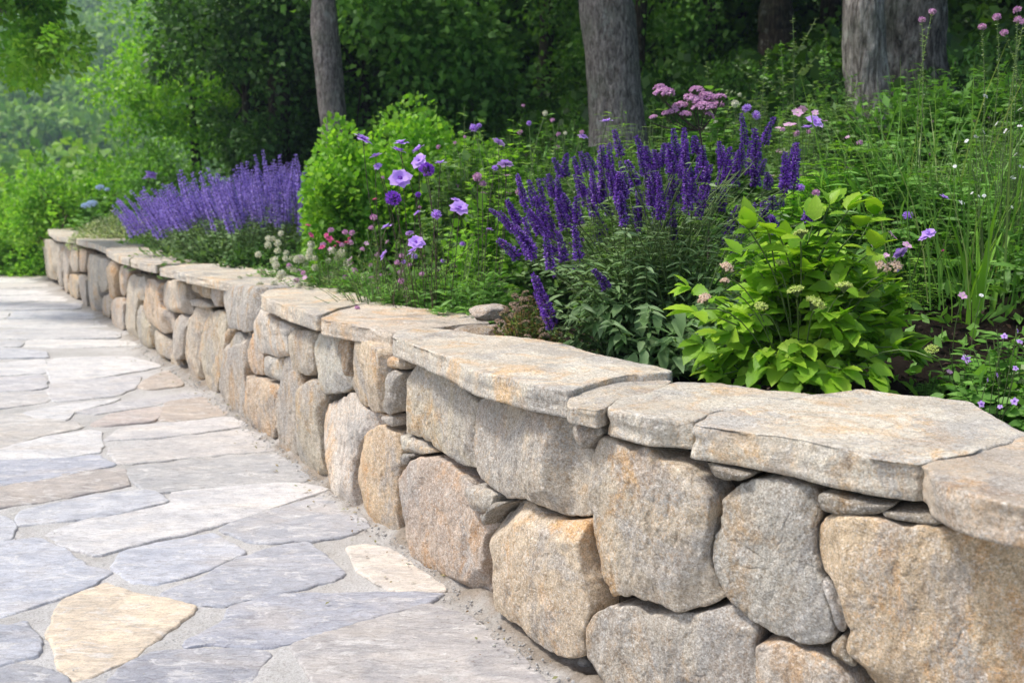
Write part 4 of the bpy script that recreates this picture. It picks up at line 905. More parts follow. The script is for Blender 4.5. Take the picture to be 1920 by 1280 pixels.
def add_heads(t, root, items, stem_from=None, stemmat='stem_dark', srad=.0011, name='flower'):
    """items: (world point, mesh, scale, dir)"""
    for p, me, sc, dr in items:
        o = link(name, me, t, np.asarray(p)-root); orient(o, dr, sc)
        m = MB(); b = stem_from(p) if stem_from else np.array([(p-root)[0]*.45, max((p-root)[1]*.45, -.05), .0])
        L = np.linalg.norm(p-root-b); m.tube(curve_pts(b, p-root, RNG.normal(0, .03*L, 3)*np.array([1, 1, .3]), 9), srad, 4, 0)
        link('stem', m.build('stem', [M[stemmat]]), o.parent)
def petal_flower(seed, R, n, mat, cmat='cream', layers=2, cup=.3, core=.25, frill=0):
    rs = np.random.default_rng(seed); m = MB()
    for l in range(layers):
        a = np.arange(n)*2*pi/n+l*.3+rs.normal(0, .1, n); d = np.stack([np.cos(a), np.sin(a), np.full(n, cup+l*.5)+rs.normal(0, .1, n)], 1)
        m.inst(T_leaf(.8, .05, .15, 4, .12), d*R*.08, d, [0, 0, 1], R*(1-.28*l)*rs.uniform(.85, 1.1, n), 0, 2.6*pi/n if n > 6 else 1.05)
    k = 40; d = rdir(k, 1.0, rs); d[:, 2] = np.abs(d[:, 2]); m.inst(BALL_S, d*R*core*np.array([1, 1, .6]), d, [1, 0, 0], R*.11, 1)
    return m.build('flower', [M[mat], M[cmat]])
def pompom(seed, R, mat, n=170, flat=.75, fs=.35, core='calyx'):
    rs = np.random.default_rng(seed); m = MB(); d = rdir(n, .35, rs); m.inst(PETAL, d*R*np.array([1, 1, flat])*.55, d+rs.normal(0, .25, (n, 3)), rdir(n, 0, rs), R*fs*rs.uniform(.9, 1.5, n), 0)
    m.inst(BALL, [[0, 0, 0]], [[0, 1, 0]], [[0, 0, 1]], R*1.0, 1)
    return m.build('flower', [M[mat], M[core]])
F_pom = [pompom(11, .026, 'violet'), pompom(12, .024, 'violet')]
F_lil = [petal_flower(21+i, .030, 7, 'lilac', 'violet', 2, .15) for i in range(3)]
F_pnk = [petal_flower(31+i, .016, 6, 'pink', 'cream', 1, .3) for i in range(2)]
F_mag = [petal_flower(35+i, .014, 5, 'magenta', 'magenta', 2, .3) for i in range(2)]
F_pomlil = pompom(41, .018, 'lilac', 90, .75, .35, 'violet'); F_pompnk = pompom(42, .016, 'pink', 90, .75, .35, 'pink'); F_crm = pompom(43, .0135, 'cream', 110, 1.0, .42, 'cream')
F_wht = [petal_flower(45, .0075, 8, 'white', 'cream', 1, .1)]
F_seed = pompom(46, .008, 'seed', 30)
up_ = np.array([0, 0, 1.0])
def fdir(t=.5): v = np.array([RNG.normal(0, t), RNG.normal(-.25, t), 1.0]); return v
# ---------- 3. scabious clumps (lance leaves, wiry stems)
SC1 = [  # px, py, depth, mesh, scale
 (800,318,3.35,F_pom[0],1.1),(737,372,3.3,F_pom[1],1.25),(681,261,3.7,F_lil[0],1.2),(705,293,3.7,F_lil[1],.8),(709,312,3.7,F_lil[2],.6),(752,268,3.6,F_lil[0],1.0),(747,283,3.6,F_lil[1],1.05),(784,281,3.6,F_lil[2],1.0),(786,302,3.55,F_lil[0],1.05),(826,306,3.6,F_lil[2],.8),(750,335,3.4,F_lil[1],1.35),(862,390,3.4,F_lil[2],1.15),(857,378,3.45,F_lil[0],.9),(818,402,3.3,F_pomlil,1.1),(784,365,3.5,F_pom[1],.5),(780,455,3.2,F_lil[2],1.0),(775,470,3.1,F_lil[0],.8),(720,479,3.0,F_lil[1],.65),(725,425,3.4,F_lil[0],.8),(783,400,3.45,F_lil[1],.6),(768,438,3.3,F_lil[1],.55),(918,430,3.2,F_lil[0],.5),(718,333,3.7,F_pompnk,.5)]
GR = 'wiry-stemmed flowering plants behind the wall'
def scab(px, py, D, lab, items, rx=.26, ry=.22, h=.26, ns=70):
    loc = at_d(px, py, D); loc[2] = gz(loc[0], loc[1]); t, root, tips = bushy('scabious', loc, lab, 'scabious', rx, ry, h, ns, L_lance, .075, 22, 'leaf_mid', up=.7, droop=.05, taper=.4)
    add_heads(t, root, [(at_d(x, y, d), m, s, fdir()) for x, y, d, m, s in items], srad=.0013)
scab(800, 555, 3.98, 'scabious clump with two dark violet pompom blooms on wiry stems', SC1[:16], .30, .22, .27, 80)
scab(690, 540, 4.4, 'low leafy scabious with small lilac flowers beside the magenta ones', SC1[16:], .22, .2, .24, 60)
scab(900, 560, 3.72, 'narrow-leaved clump between the scabious and the red-tinged sedum', [(948,308,4.0,F_lil[0],1.25),(935,268,4.2,F_lil[1],1.0),(895,332,3.8,F_pompnk,1.3),(905,345,3.8,F_pompnk,1.0),(950,330,3.9,F_pnk[0],1.3),(928,315,3.9,F_pomlil,.8)], .24, .2, .3, 60)
# ---------- 4. feathery filler above the scabious leaves (fine stems)
def fine_clump(px, py, D, h, rx, n, label, cat, mat='leaf_fresh', heads=None, name='feathery_plant', nh=0, T=None, ls=.03, tuft=16, group=None, hs=1.0):
    loc = at_d(px, py, D); loc[2] = gz(loc[0], loc[1]); t, root, tips = bushy(name, loc, label, cat, rx, rx*.8, h, n, T or L_narrow, ls, tuft, mat, group, up=.8, droop=0, taper=.3, t0=.25, hv=.35)
    if heads:
        for k in range(nh):
            tip = tips[RNG.integers(len(tips))]+np.array([RNG.normal(0, .03), RNG.normal(0, .03), RNG.uniform(0, .06)]); me = heads[k % len(heads)]
            o = link('flower', me, t, tip); orient(o, fdir(), RNG.uniform(.6, 1.1)*hs)
    return t, root
fine_clump(720, 470, 4.05, .42, .34, 110, 'feathery green plant dotted with faded pink behind the scabious', 'wildflower', 'leaf_grass', [F_pompnk, F_seed], nh=26, ls=.03, tuft=20)
fine_clump(850, 440, 4.0, .40, .32, 110, 'fine bright green foliage under the lilac scabious blooms', 'wildflower', 'leaf_fresh', [F_pomlil, F_seed], nh=8, ls=.03, tuft=20)
fine_clump(640, 420, 4.6, .32, .32, 90, 'hazy pink-tinged plant behind the white button flowers', 'wildflower', 'leaf_grass', [F_pompnk, F_pnk[0]], nh=34, ls=.03, tuft=16)
# ---------- 5. cream button flowers + magenta
for lab, px, py, D, rx, n in (('cluster of cream button flowers at the wall edge', 600, 520, 4.8, .30, 42), ('looser left-hand patch of cream button flowers', 535, 490, 5.4, .24, 20)):
    loc = at_d(px, py, D); loc[2] = gz(loc[0], loc[1])
    t, root, tips = bushy('button_flower', loc, lab, 'button flower', rx, .2, .26, 60, L_small, .035, 20, 'leaf_mid')
    for k in range(n):
        a = RNG.uniform(0, 2*pi); r = RNG.random()**.5; q = np.array([cos(a)*rx*1.15*r, sin(a)*.2*r-.04, .06+.23*(1-r*r)+RNG.uniform(-.03, .05)])
        o = link('flower', F_crm, t, q); orient(o, fdir(.3), RNG.uniform(1.0, 1.7))
loc = at_d(632, 500, 4.7); loc[2] = gz(loc[0], loc[1]); t, root, tips = bushy('dianthus', loc, 'small plant with bright magenta flowers beside cream buttons', 'dianthus', .14, .12, .24, 26, L_narrow, .04, 14, 'leaf_mid')
add_heads(t, root, [(at_d(x, y, 4.5), F_mag[i % 2], s, fdir(.6)) for i, (x, y, s) in enumerate([(578,423,1.2),(583,441,1.2),(618,448,1.4),(634,455,1.2),(650,455,1.2),(604,464,1.2),(612,441,1.0),(703,374,1.0),(628,462,1.0),(655,447,.8)])], stemmat='stem')
# ---------- 6. sedum clump
loc = at_d(988, 622, 3.08); loc[2] = .56; t, root, tips = bushy('sedum', loc, 'small mounded sedum with green and rusty red tips left of the salvia', 'sedum', .135, .12, .25, 130, L_small, .016, 40, 'leaf_sedum', up=.6, hv=.1, fill=700)
k = dome_head(77, 40, .014, .004, 'seed')
for tip in tips[:50]: o = link('flower_head', k, t, tip); orient(o, fdir(.4), RNG.uniform(.6, 1.1))
# ---------- 7. blue-violet catmint mass
cat_sp = [spike_mesh('flower_spike', 950+k, .20, .010, 13, 5, [M['catmint'], M['calyx']], .016) for k in range(4)]
def catmint(px, py, D, rx, ry, h, n, lab, lean=-.25):
    loc = at_d(px, py, D); loc[2] = gz(loc[0], loc[1]); root = loc; t = thing('catmint', root, lab, 'catmint', None); mb = MB()
    for k in range(n):
        a = RNG.uniform(0, 2*pi); r = RNG.random()**.5; u = np.array([cos(a)*r, sin(a)*r])
        A = np.array([u[0]*rx, u[1]*ry, h*(.55+.30*(1-r*r))*RNG.uniform(.9, 1.1)]); d = np.array([lean+u[0]*.35+RNG.normal(0, .08), u[1]*.25-.05, 1.0]); L = RNG.uniform(.16, .30)
        o = link('flower_spike', cat_sp[k % 4], t, A); orient(o, d, (RNG.uniform(1.0, 1.5),)*2+(L/.2,))
        b = np.array([u[0]*rx*.4, u[1]*ry*.4, 0]); pts = curve_pts(b, A, (0, 0, .05), 6); mb.tube(pts, .0022, 3, 1); stem_leaves(mb, pts, L_small, 22, .045, 0, 1, .1, 1, .4, .1, .3)
    k = 900; d = rdir(k); d[:, 2] = np.abs(d[:, 2]); mb.inst(L_small, d*np.array([rx*1.05, ry*1.05, h*.55])*RNG.uniform(.5, 1, (k, 1)), d+RNG.normal(0, .4, (k, 3)), rdir(k, 1), RNG.uniform(.03, .055, k), 0)
    link('foliage', mb.build('foliage', [M['leaf_dark'] if False else M['leaf_salvia'], M['stem']]), t)
catmint(375, 445, 7.2, .48, .50, .42, 96, 'leftmost drift of blue-violet catmint above the wall bend', -.35)
catmint(440, 470, 6.6, .46, .5, .52, 98, 'middle drift of blue-violet catmint with dark leafy base', -.25)
catmint(520, 430, 7.0, .40, .5, .62, 90, 'catmint drift directly left of the round green shrub', -.05)
catmint(545, 375, 8.6, .55, .4, .50, 90, 'farthest catmint drift under the dark tree', 0)
# ---------- shrubs with small leaves
def shrub(name, loc, label, cat, rx, ry, h, nl, lsize, mat, group=None, seed=0, T=None, shape=.9, twigs=14, lumps=26, lr=.33):
    rs = np.random.default_rng(seed); root = np.array(loc, float); t = thing(name, root, label, cat, group); mb = MB()
    lc = rdir(lumps, .1, rs); lc[:, 2] = np.abs(lc[:, 2])**(.45 if 'box' in name else 1.0); lc *= rs.uniform(.45, .85, (lumps, 1)); lc = np.vstack([lc, [[0, 0, .4]]])
    cen = lc*np.array([rx, ry, h])*shape
    rad = rs.uniform(.6, 1.25, len(cen))*lr
    ci = rs.integers(0, len(cen), nl); d = rdir(nl, .25, rs); q = cen[ci]+d*(rad[ci]*rs.uniform(.45, 1.0, nl)**.5)[:, None]*np.array([rx, ry, h])
    k = q[:, 2] > .02*h; q = q[k]; d = d[k]; n = len(q)
    mb.inst(T or LQ, q, d+rs.normal(0, .6, (n, 3)), rdir(n, .9, rs), lsize*rs.uniform(.6, 1.3, n), 0)
    link('foliage', mb.build('foliage', [M[mat]]), t)
    mb = MB()
    for c in cen[:twigs]: mb.tube(curve_pts([0, 0, -.05], c*1.0, rs.normal(0, .05*h, 3), 6), np.linspace(.022, .006, 6)*h, 4, 0)
    link('branches', mb.build('branches', [M['twig']]), t)
    return t
def at_g(px, D, py=400):
    p = at_d(px, py, D); p[2] = gz(p[0], p[1])-.03; return p
shrub('box_shrub', at_g(778, 6.0), 'rounded bright green box shrub behind the lilac flowers', 'shrub', .62, .50, .96, 19000, .036, 'leaf_bright', seed=1, T=L_round, lumps=44, lr=.36)
shrub('box_shrub', at_g(645, 5.7), 'smaller box shrub at the foot of the grey left-hand trunk', 'shrub', .30, .30, .90, 7500, .034, 'leaf_bright', seed=2, T=L_round, lumps=30, lr=.4)
def top_h(px_top, py_top, D, p): return at_d(px_top, py_top, D)[2]-p[2]
# left hedge bushes beyond the catmint
HB = [(315,11.2,240,.75,'dense round green bush just left of the violet catmint','leaf_mid'),(215,12.4,262,.70,'bright yellow-green bush in the hedge beyond the wall bend','leaf_bright'),(112,12.0,290,.72,'light green bush above the far end of the wall','leaf_bright'),(25,12.8,305,.75,'hedge bush at the far left over the path end','leaf_bright'),(60,14.0,330,1.3,'green bank of bush dropping behind the end of the path','leaf_mid'),(-60,13.0,310,1.3,'leafy bush cut by the left edge','leaf_bright'),(150,12.3,372,.40,'low green bush right above the left end of the cap stones','leaf_mid'),(60,12.9,420,.75,'fine green bush touching the outer corner of the wall','leaf_fresh'),(10,13.8,440,.9,'low green bush at the outer edge of the paving','leaf_fresh')]
for i, (px, D, ytop, rx, lab, mt) in enumerate(HB):
    p = at_g(px, D); h = max(.35, top_h(px, ytop, D, p)); shrub('bush', p, lab, 'bush', rx, rx*.9, h, 5200, .06, mt, 'bushes beyond the wall bend', 20+i)
p = at_g(222, 9.7); t, root, tips = bushy('cream_groundcover', p, 'pale cream-green mound spilling over the far cap stones', 'groundcover plant', .50, .36, .38, 200, L_small, .035, 16, 'leaf_cream', fill=2200, hv=.1)
p = at_g(165, 11.4); t, root, tips = bushy('cream_groundcover', p, 'smaller pale mound next to the outermost cap stone', 'groundcover plant', .26, .22, .2, 60, L_small, .035, 14, 'leaf_cream', fill=600, hv=.1)
p = at_g(280, 8.7); bushy('leafy_clump', p, 'fresh green low clump between cream mound and catmint', 'leafy plant', .36, .32, .26, 90, L_small, .045, 16, 'leaf_fresh', fill=500, hv=.1)
p = at_g(175, 11.3); t, root, tips = bushy('blue_hydrangea', p, 'hydrangea with pale icy blue heads behind the cream mound', 'hydrangea', .4, .3, .55, 60, L_ovate, .09, 10, 'leaf_mid')
F_ice = dome_head(88, 110, .09, .022, 'ice')
for x, y, s_ in ((172,383,.55),(187,352,.42),(200,356,.3),(160,386,.42)): o = link('flower_head', F_ice, t, at_d(x, y, 9.7)-root); orient(o, (0, -.5, 1), s_)
p = at_g(285, 8.2); t, root, tips = bushy('pale_lilac_flower', p, 'few pale lilac blooms rising left of the catmint', 'flower', .2, .2, .45, 20, L_small, .05, 10, 'leaf_mid')
add_heads(t, root, [(at_d(x, y, 8.2), F_lil[0], s, fdir()) for x, y, s in ((283,328,1.6),(276,333,1.3),(288,326,1.2))], stemmat='stem')
# low leaves in front of catmint, along wall
for i, (px, D, rx, h, mt, lab) in enumerate([(405,6.7,.34,.26,'leaf_dark','dark leafy edging plant below the middle catmint'),(475,6.0,.30,.28,'leaf_dark','deep green clump reaching the cap stones left of cream buttons'),(345,7.3,.28,.20,'leaf_mid','low mixed green edging below the leftmost catmint'),(655,4.5,.2,.16,'leaf_mid','small green edging plant below the magenta flowers')]):
    p = at_g(px, D); bushy('edging_plant', p, lab, 'leafy plant', rx, .22, h, 90, L_ovate if i < 2 else L_small, .05, 14, mt, fill=300)
# ---------- meadow behind the salvia
F_sm = [F_pompnk, F_seed, F_pomlil]
def meadow(px, py, D, rx, h, n, T, ls, nl, mt, lab, heads=None, nh=0, name='meadow_plant', cat='wildflower', hs=1.0, **kw):
    loc = at_g(px, D); t, root, tips = bushy(name, loc, lab, cat, rx, rx*.8, h, n, T, ls, nl, mt, **kw)
    if heads:
        for k in range(nh):
            tip = tips[RNG.integers(len(tips))]+np.array([RNG.normal(0, .03), RNG.normal(0, .03), RNG.uniform(0, .08)])
            o = link('flower', heads[k % len(heads)], t, tip); orient(o, fdir(), RNG.uniform(.6, 1.1)*hs)
    return t, root, tips
def hh_(px, ytop, D): p = at_g(px, D); return max(.2, at_d(px, ytop, D)[2]-p[2])
MD = [(870,4.9,255,.30,'round-leaved green plant with dusty buds right of the box shrub',L_round,.055,'leaf_soft',[F_seed,F_pompnk],10),
 (960,4.9,262,.32,'leafy meadow plant with one pink bud above the scabious',L_round,.055,'leaf_fresh',[F_pompnk],5),
 (1050,5.0,250,.32,'leafy meadow plant in front of the thick grey trunk',L_small,.06,'leaf_mid',[F_pompnk,F_seed],12),
 (930,4.3,325,.28,'light green leafy plant with small pinkish heads left of the salvia',L_round,.05,'leaf_fresh',[F_pompnk,F_pomlil],10),
 (1030,4.2,300,.26,'green plant right behind the leftmost salvia spikes',L_small,.055,'leaf_soft',None,0),
 (1160,4.6,240,.26,'grassy tuft at the foot of the thick grey trunk',L_narrow,.09,'leaf_fresh',None,0),
 (1215,4.4,235,.30,'yellow-budded plant left of the tall pink flower head',L_lance,.07,'leaf_soft',[F_seed,F_crm],12),
 (1330,4.3,215,.34,'broad green foliage below the tall pink flower heads',L_round,.06,'leaf_mid',None,0),
 (1420,4.6,190,.34,'leafy mass with white dots behind the right salvia spikes',L_small,.06,'leaf_soft',[F_crm],8),
 (1500,4.2,245,.30,'plant carrying a loose pink cluster right of the salvia',L_small,.055,'leaf_soft',[F_pompnk,F_pnk[0]],22),
 (1560,3.7,300,.30,'fresh green leaves behind the lime bush, left part',L_lance,.10,'leaf_fresh',None,0),
 (1640,3.6,290,.32,'fresh green leaves behind the lime bush, right part',L_lance,.10,'leaf_mid',[F_seed],6),
 (1480,3.6,360,.26,'low green leaves between salvia and lime bush',L_round,.05,'leaf_fresh',None,0),
 (1750,3.5,330,.30,'green leafy tangle left of the sword-shaped leaves',L_lance,.09,'leaf_mid',None,0),
 (1830,3.9,240,.36,'tangle of green stems in front of the rough trunk',L_lance,.06,'leaf_soft',[F_seed],10),
 (1900,3.5,250,.34,'dark green tangle cut by the right edge',L_lance,.06,'leaf_mid',None,0),
 (1560,5.2,170,.40,'blurred green plant at the foot of the pale trunk',L_small,.07,'leaf_soft',None,0),
 (1690,5.0,150,.42,'green growth hiding the base of the rough trunk',L_small,.07,'leaf_mid',[F_seed],8),
 (1800,5.0,140,.42,'shaded greenery behind the tall seed stems',L_small,.07,'leaf_mid',None,0),
 (1910,4.8,120,.42,'shaded greenery at the upper right edge',L_small,.07,'leaf_mid',None,0)]
MD += [(2080,3.0,330,.34,'leafy plant beyond the right edge near the violet-flowered bush',L_lance,.08,'leaf_mid',[F_seed],6),(2050,4.2,240,.4,'green plant beyond the right edge behind the grass',L_small,.06,'leaf_soft',None,0),(2280,3.6,300,.4,'outermost green plant beyond the right edge',L_small,.06,'leaf_mid',None,0)]
for px, D, yt, rx, lab, T, ls, mt, hd, nh in MD:
    meadow(px, 0, D, rx, hh_(px, yt, D)*1.1, 95, T, ls, 18, mt, lab, hd, nh, fill=250)
# buds on long stalks above the meadow
t, root, tips = meadow(1000, 0, 4.7, .12, .3, 14, L_lance, .06, 10, 'leaf_fresh', 'long-stalked lilac and pink buds in front of the dark wood')
add_heads(t, root, [(at_d(x, y, D), m, s, fdir(.3)) for x, y, D, m, s in ((888,240,4.4,F_pomlil,1.2),(898,236,4.4,F_pomlil,.8),(992,231,4.5,F_pomlil,.7),(1022,213,4.7,F_crm,1.0),(1036,226,4.6,F_pompnk,.8),(1047,252,4.6,F_pompnk,.8),(1093,256,4.6,F_lil[0],.8),(1138,228,4.3,F_lil[1],1.0),(1060,250,4.6,F_crm,.7),(853,268,4.4,F_pompnk,.6),(1091,248,4.6,F_pompnk,.8))], stemmat='stem', srad=.0018)
# ---------- tall pink umbel
root = at_g(1322, 3.75); t = thing('pink_umbel', root, 'tall plant with clustered mauve-pink domes on a dark branching stem', 'wildflower')
U_h = [dome_head(60+i, 90, .045, .011, 'pink', .6) for i in range(2)]
J = at_d(1312, 245, 3.7); m = MB(); m.tube(curve_pts(root*0+[0, 0, 0], J-root, (.03, 0, 0), 10), np.linspace(.006, .0035, 10), 5, 0)
UM = [(1245,172,1.0),(1236,160,.6),(1275,195,.75),(1262,205,.6),(1300,187,1.1),(1322,180,1.0),(1340,195,.9),(1306,165,.7),(1350,178,.6),(1285,210,.6),(1328,212,.6),(1250,208,.5),(1225,215,.4),(1318,198,1.0)]
for i, (x, y, s_) in enumerate(UM):
    p = at_d(x, y+6, 3.7+RNG.uniform(-.06, .06)); m.tube(curve_pts(J-root, p-root-np.array([0, 0, .02]), (0, 0, -.01), 5), .0018, 4, 0)
    o = link('flower_head', U_h[i % 2], t, p-root); orient(o, (RNG.normal(0, .2), -.15, 1), s_*.8)
stem_leaves(m, curve_pts(root*0, J-root, (.03, 0, 0), 10), L_ovate, 12, .07, 1, 1, .3, .95, .3, .1, .2)
link('stem', m.build('stem', [M['stem_dark'], M['leaf_mid']]), t)
# pink loose cluster flowers right, explicit
t, root, tips = meadow(1715, 0, 3.35, .22, .34, 40, L_narrow, .06, 16, 'leaf_fresh', 'wiry plant with lilac-pink blooms right of the lime bush')
add_heads(t, root, [(at_d(x, y, D), m_, s, fdir(.5)) for x, y, D, m_, s in ((1742,437,3.0,F_lil[0],.75),(1732,447,3.0,F_lil[1],.6),(1690,475,3.0,F_lil[2],.9),(1702,404,3.2,F_pomlil,1.0),(1672,442,3.1,F_pnk[0],1.3),(1645,456,3.1,F_pnk[1],1.2),(1680,505,3.0,F_pomlil,.6),(1768,470,3.0,F_mag[0],.4),(1770,370,3.2,F_lil[1],.6),(1500,352,3.4,F_pomlil,1.0),(1530,362,3.4,F_pompnk,1.0),(1660,480,3.0,F_pnk[0],.9),(1700,460,3.0,F_pnk[1],1.0))], stemmat='stem')
t, root, tips = meadow(1505, 0, 4.0, .15, .4, 20, L_small, .05, 12, 'leaf_mid', 'open mauve blossoms standing just right of the pink domes')
add_heads(t, root, [(at_d(x, y, D), m_, s, fdir(.6)) for x, y, D, m_, s in ((1528,228,3.9,F_lil[0],1.2),(1515,240,3.9,F_lil[1],1.0),(1495,212,4.0,F_pnk[0],1.6),(1480,235,4.0,F_pnk[1],1.6),(1462,242,4.0,F_pnk[0],1.4),(1505,205,4.0,F_pnk[1],1.2),(1545,228,4.0,F_pnk[0],1.1),(1400,203,4.1,F_pomlil,1.2),(1418,216,4.1,F_pomlil,1.2),(1378,195,4.2,F_crm,1.2))], stemmat='stem')
# pale tall leafy spires in the background right
def spire(px, D, yt, lab, mt='leaf_pale', ls=.05, group=None):
    p = at_g(px, D); h = at_d(px, yt, D)[2]-p[2]; t = thing('leafy_spire', p, lab, 'leafy spire', group); m = MB()
    pts = curve_pts([0, 0, 0], [RNG.normal(0, .05), 0, h], RNG.normal(0, .03, 3), 9); m.tube(pts, np.linspace(.006, .0015, 9), 4, 1)
    stem_leaves(m, pts, L_round, 46, ls, 0, 1, .15, 1, .3, 0, .55)
    for _ in range(6):
        q = pts[RNG.integers(3, 7)]; e = q+np.array([RNG.normal(0, .14), RNG.normal(0, .1), RNG.uniform(.08, .2)]); sp = curve_pts(q, e, (0, 0, -.01), 4); m.tube(sp, .002, 3, 1); stem_leaves(m, sp, L_round, 14, ls*.7, 0, 1, .2, 1, .3, 0, .4)
    link('foliage', m.build('foliage', [M[mt], M['stem']]), t)
for px, D, yt, lab, mt in ((1345,5.6,115,'pale flat-topped weed left of the leafy spires','leaf_pale'),(1418,5.5,90,'leftmost pale leafy spire before the dark wood','leaf_pale'),(1448,5.3,76,'middle pale leafy spire before the dark wood','leaf_mid'),(1484,5.4,28,'tallest pale leafy spire before the dark wood','leaf_pale'),(1540,5.6,60,'leafy spire left of the pale trunk','leaf_mid')):
    spire(px, D, yt, lab, mt)
# ---------- 8. grasses and tall stems at the right
def grass(px, D, yt, rx, n, lab, T=BLADE, mat='leaf_grass', name='grass_tuft', cat='grass', wid=1.0, spread=.35, group=None, py=400):
    p = at_g(px, D, py); h = at_d(px, yt, D)[2]-p[2]; t = thing(name, p, lab, cat, group); m = MB(); a = RNG.uniform(0, 2*pi, n); r = RNG.random(n)**.5
    b = np.stack([np.cos(a)*r*rx, np.sin(a)*r*rx*.8, np.zeros(n)], 1); d = np.stack([np.cos(a)*spread*RNG.random(n), np.sin(a)*spread*RNG.random(n), np.ones(n)], 1); out = np.stack([np.cos(a), np.sin(a), np.full(n, .2)], 1)
    m.inst(T, b, d, -out+RNG.normal(0, .3, (n, 3)), h*RNG.uniform(.55, 1.1, n), 0, wid)
    link('blades', m.build('blades', [M[mat]]), t); return t
grass(1840, 3.1, 385, .07, 11, 'clump of broad sword-shaped leaves at the right', BLADE_W, 'leaf_fresh', 'iris_leaves', 'iris', 1.0, .18)
grass(1800, 3.3, 170, .3, 80, 'tall thin grass beside the sword-shaped leaves', FINE, wid=.55)
grass(1890, 3.2, 150, .3, 80, 'tall thin grass at the right edge', FINE, wid=.55)
grass(1720, 3.9, 120, .35, 110, 'dry-tipped grass in front of the rough trunk', FINE, wid=.55)
grass(1630, 4.0, 250, .3, 80, 'thin grass below the pale trunk', FINE, wid=.55)
grass(1730, 3.6, 350, .22, 80, 'fine arching grass behind the lime bush', FINE, 'leaf_fresh', wid=1.0, spread=.8)
grass(1860, 3.35, 400, .2, 90, 'fine grass around the sword-shaped leaves', FINE, 'leaf_mid', wid=1.0, spread=.7)
def bud_stem(px, D, yt, lab, top='pink'):
    p = at_g(px, D); h = at_d(px, yt, D)[2]-p[2]; t = thing('tall_stem_flower', p, lab, 'wildflower'); m = MB(); pts = curve_pts([0, 0, 0], [RNG.normal(0, .06), RNG.normal(0, .04), h], RNG.normal(0, .04, 3), 10)
    m.tube(pts, np.linspace(.003, .0015, 10), 4, 0); stem_leaves(m, pts, L_small, 60, .016, 1, 1, .55, 1, .6, 0, .2); stem_leaves(m, pts, L_narrow, 10, .06, 1, 1, .1, .55, .6, 0, .2)
    link('stem', m.build('stem', [M['stem'], M['leaf_pale']]), t); o = link('flower', F_pompnk if top == 'pink' else F_seed, t, pts[-1]); orient(o, fdir(.3), 1.0)
for px, yt, D, lab in ((1711,38,3.9,'lone tall stem with a pink bud before the rough trunk'),(1778,22,3.8,'upright bud-studded stem right of the rough trunk'),(1815,36,3.6,'leftmost of the tall pink-tipped stems at upper right'),(1832,50,3.6,'tall pink-tipped stem second in the upper right row'),(1852,20,3.6,'tallest pink-tipped stem in the upper right row'),(1872,45,3.6,'tall pink-tipped stem fourth in the upper right row'),(1890,40,3.7,'tall pink-tipped stem fifth in the upper right row'),(1906,60,3.6,'rightmost pink-tipped stem against the edge')):
    bud_stem(px, D, yt, lab)
t, root, tips = meadow(1885, 0, 3.25, .16, .6, 30, L_narrow, .05, 14, 'leaf_mid', 'white-flowered stems near the right edge')
add_heads(t, root, [(at_d(x, y, 3.2), F_wht[0], s, fdir(.8)) for x, y, s in [(1848,180,1.3),(1868,232,1.1),(1845,248,1.1),(1830,256,1.1),(1812,264,1.0),(1884,246,1.3),(1890,248,1.1),(1912,236,1.2),(1903,290,1.2),(1896,332,1.2),(1900,334,1.0),(1912,205,1.2),(1805,380,1.3),(1800,378,1.0),(1845,367,.9),(1836,368,.9),(1790,312,.9),(1822,362,.8),(1898,388,.8),(1915,312,1.1)]], stemmat='stem', srad=.001)
# ---------- 9. lower right shrub with violet blossoms
p = at_d(1895, 770, 2.15); p[2] = .55
t, root, tips = bushy('violet_flowered_shrub', (p[0]+.04, p[1]+.1, .55), 'low bush with small violet blossoms at the lower right edge', 'shrub', .17, .16, .27, 50, T_leaf(.5, .1, .2, 5), .05, 14, 'leaf_mid', fill=60)
F_vio = [petal_flower(70, .012, 5, 'lilac', 'violet', 1, .1)]
add_heads(t, root, [(at_d(x, y, 2.02), F_vio[0], s*.65, (RNG.normal(0, .8), -1, RNG.uniform(.2, 1.4))) for x, y, s in [(1883,630,1),(1902,752,1.2),(1840,757,1.1),(1904,690,.9),(1870,703,.8),(1852,712,.7),(1912,640,1),(1875,762,.8),(1908,620,.8)]], stemmat='stem', srad=.001)
t, root, tips = bushy('pale_leaved_shrub', (p[0]+.22, 2.35, .56), 'pale grey-green broad leaves at the right edge above the violet bush', 'shrub', .12, .12, .36, 18, L_ovate, .075, 7, 'leaf_pale', t0=.5)
pp = at_g(1812, 2.6, 660); t, root, tips = bushy('leafy_clump', (pp[0], pp[1], .55), 'dark leafy clump with a single violet bloom over bare soil', 'leafy plant', .10, .10, .20, 20, T_leaf(.4, .1, .2, 5), .06, 10, 'leaf_mid')
add_heads(t, root, [(at_d(1812, 672, 2.42), F_vio[0], 1.2, (0, -1, .8)), (at_d(1805, 555, 2.5), F_pnk[0], .8, (0, -1, 1)), (at_d(1840, 553, 2.5), F_wht[0], .8, (0, -1, 1)), (at_d(1780, 697, 2.5), F_pnk[1], .5, (0, -1, 1))], stemmat='stem', srad=.001)
pp = at_g(1745, 2.62, 690); bushy('leafy_clump', (pp[0], pp[1], .55), 'tiny green tuft on the bare dark soil', 'leafy plant', .06, .06, .10, 16, L_small, .02, 12, 'leaf_mid')
pp = at_g(1700, 3.25, 690); bushy('leafy_clump', (pp[0], pp[1], .56), 'low green plant right behind the lime bush over dark soil', 'leafy plant', .13, .09, .20, 22, L_lance, .07, 12, 'leaf_mid')
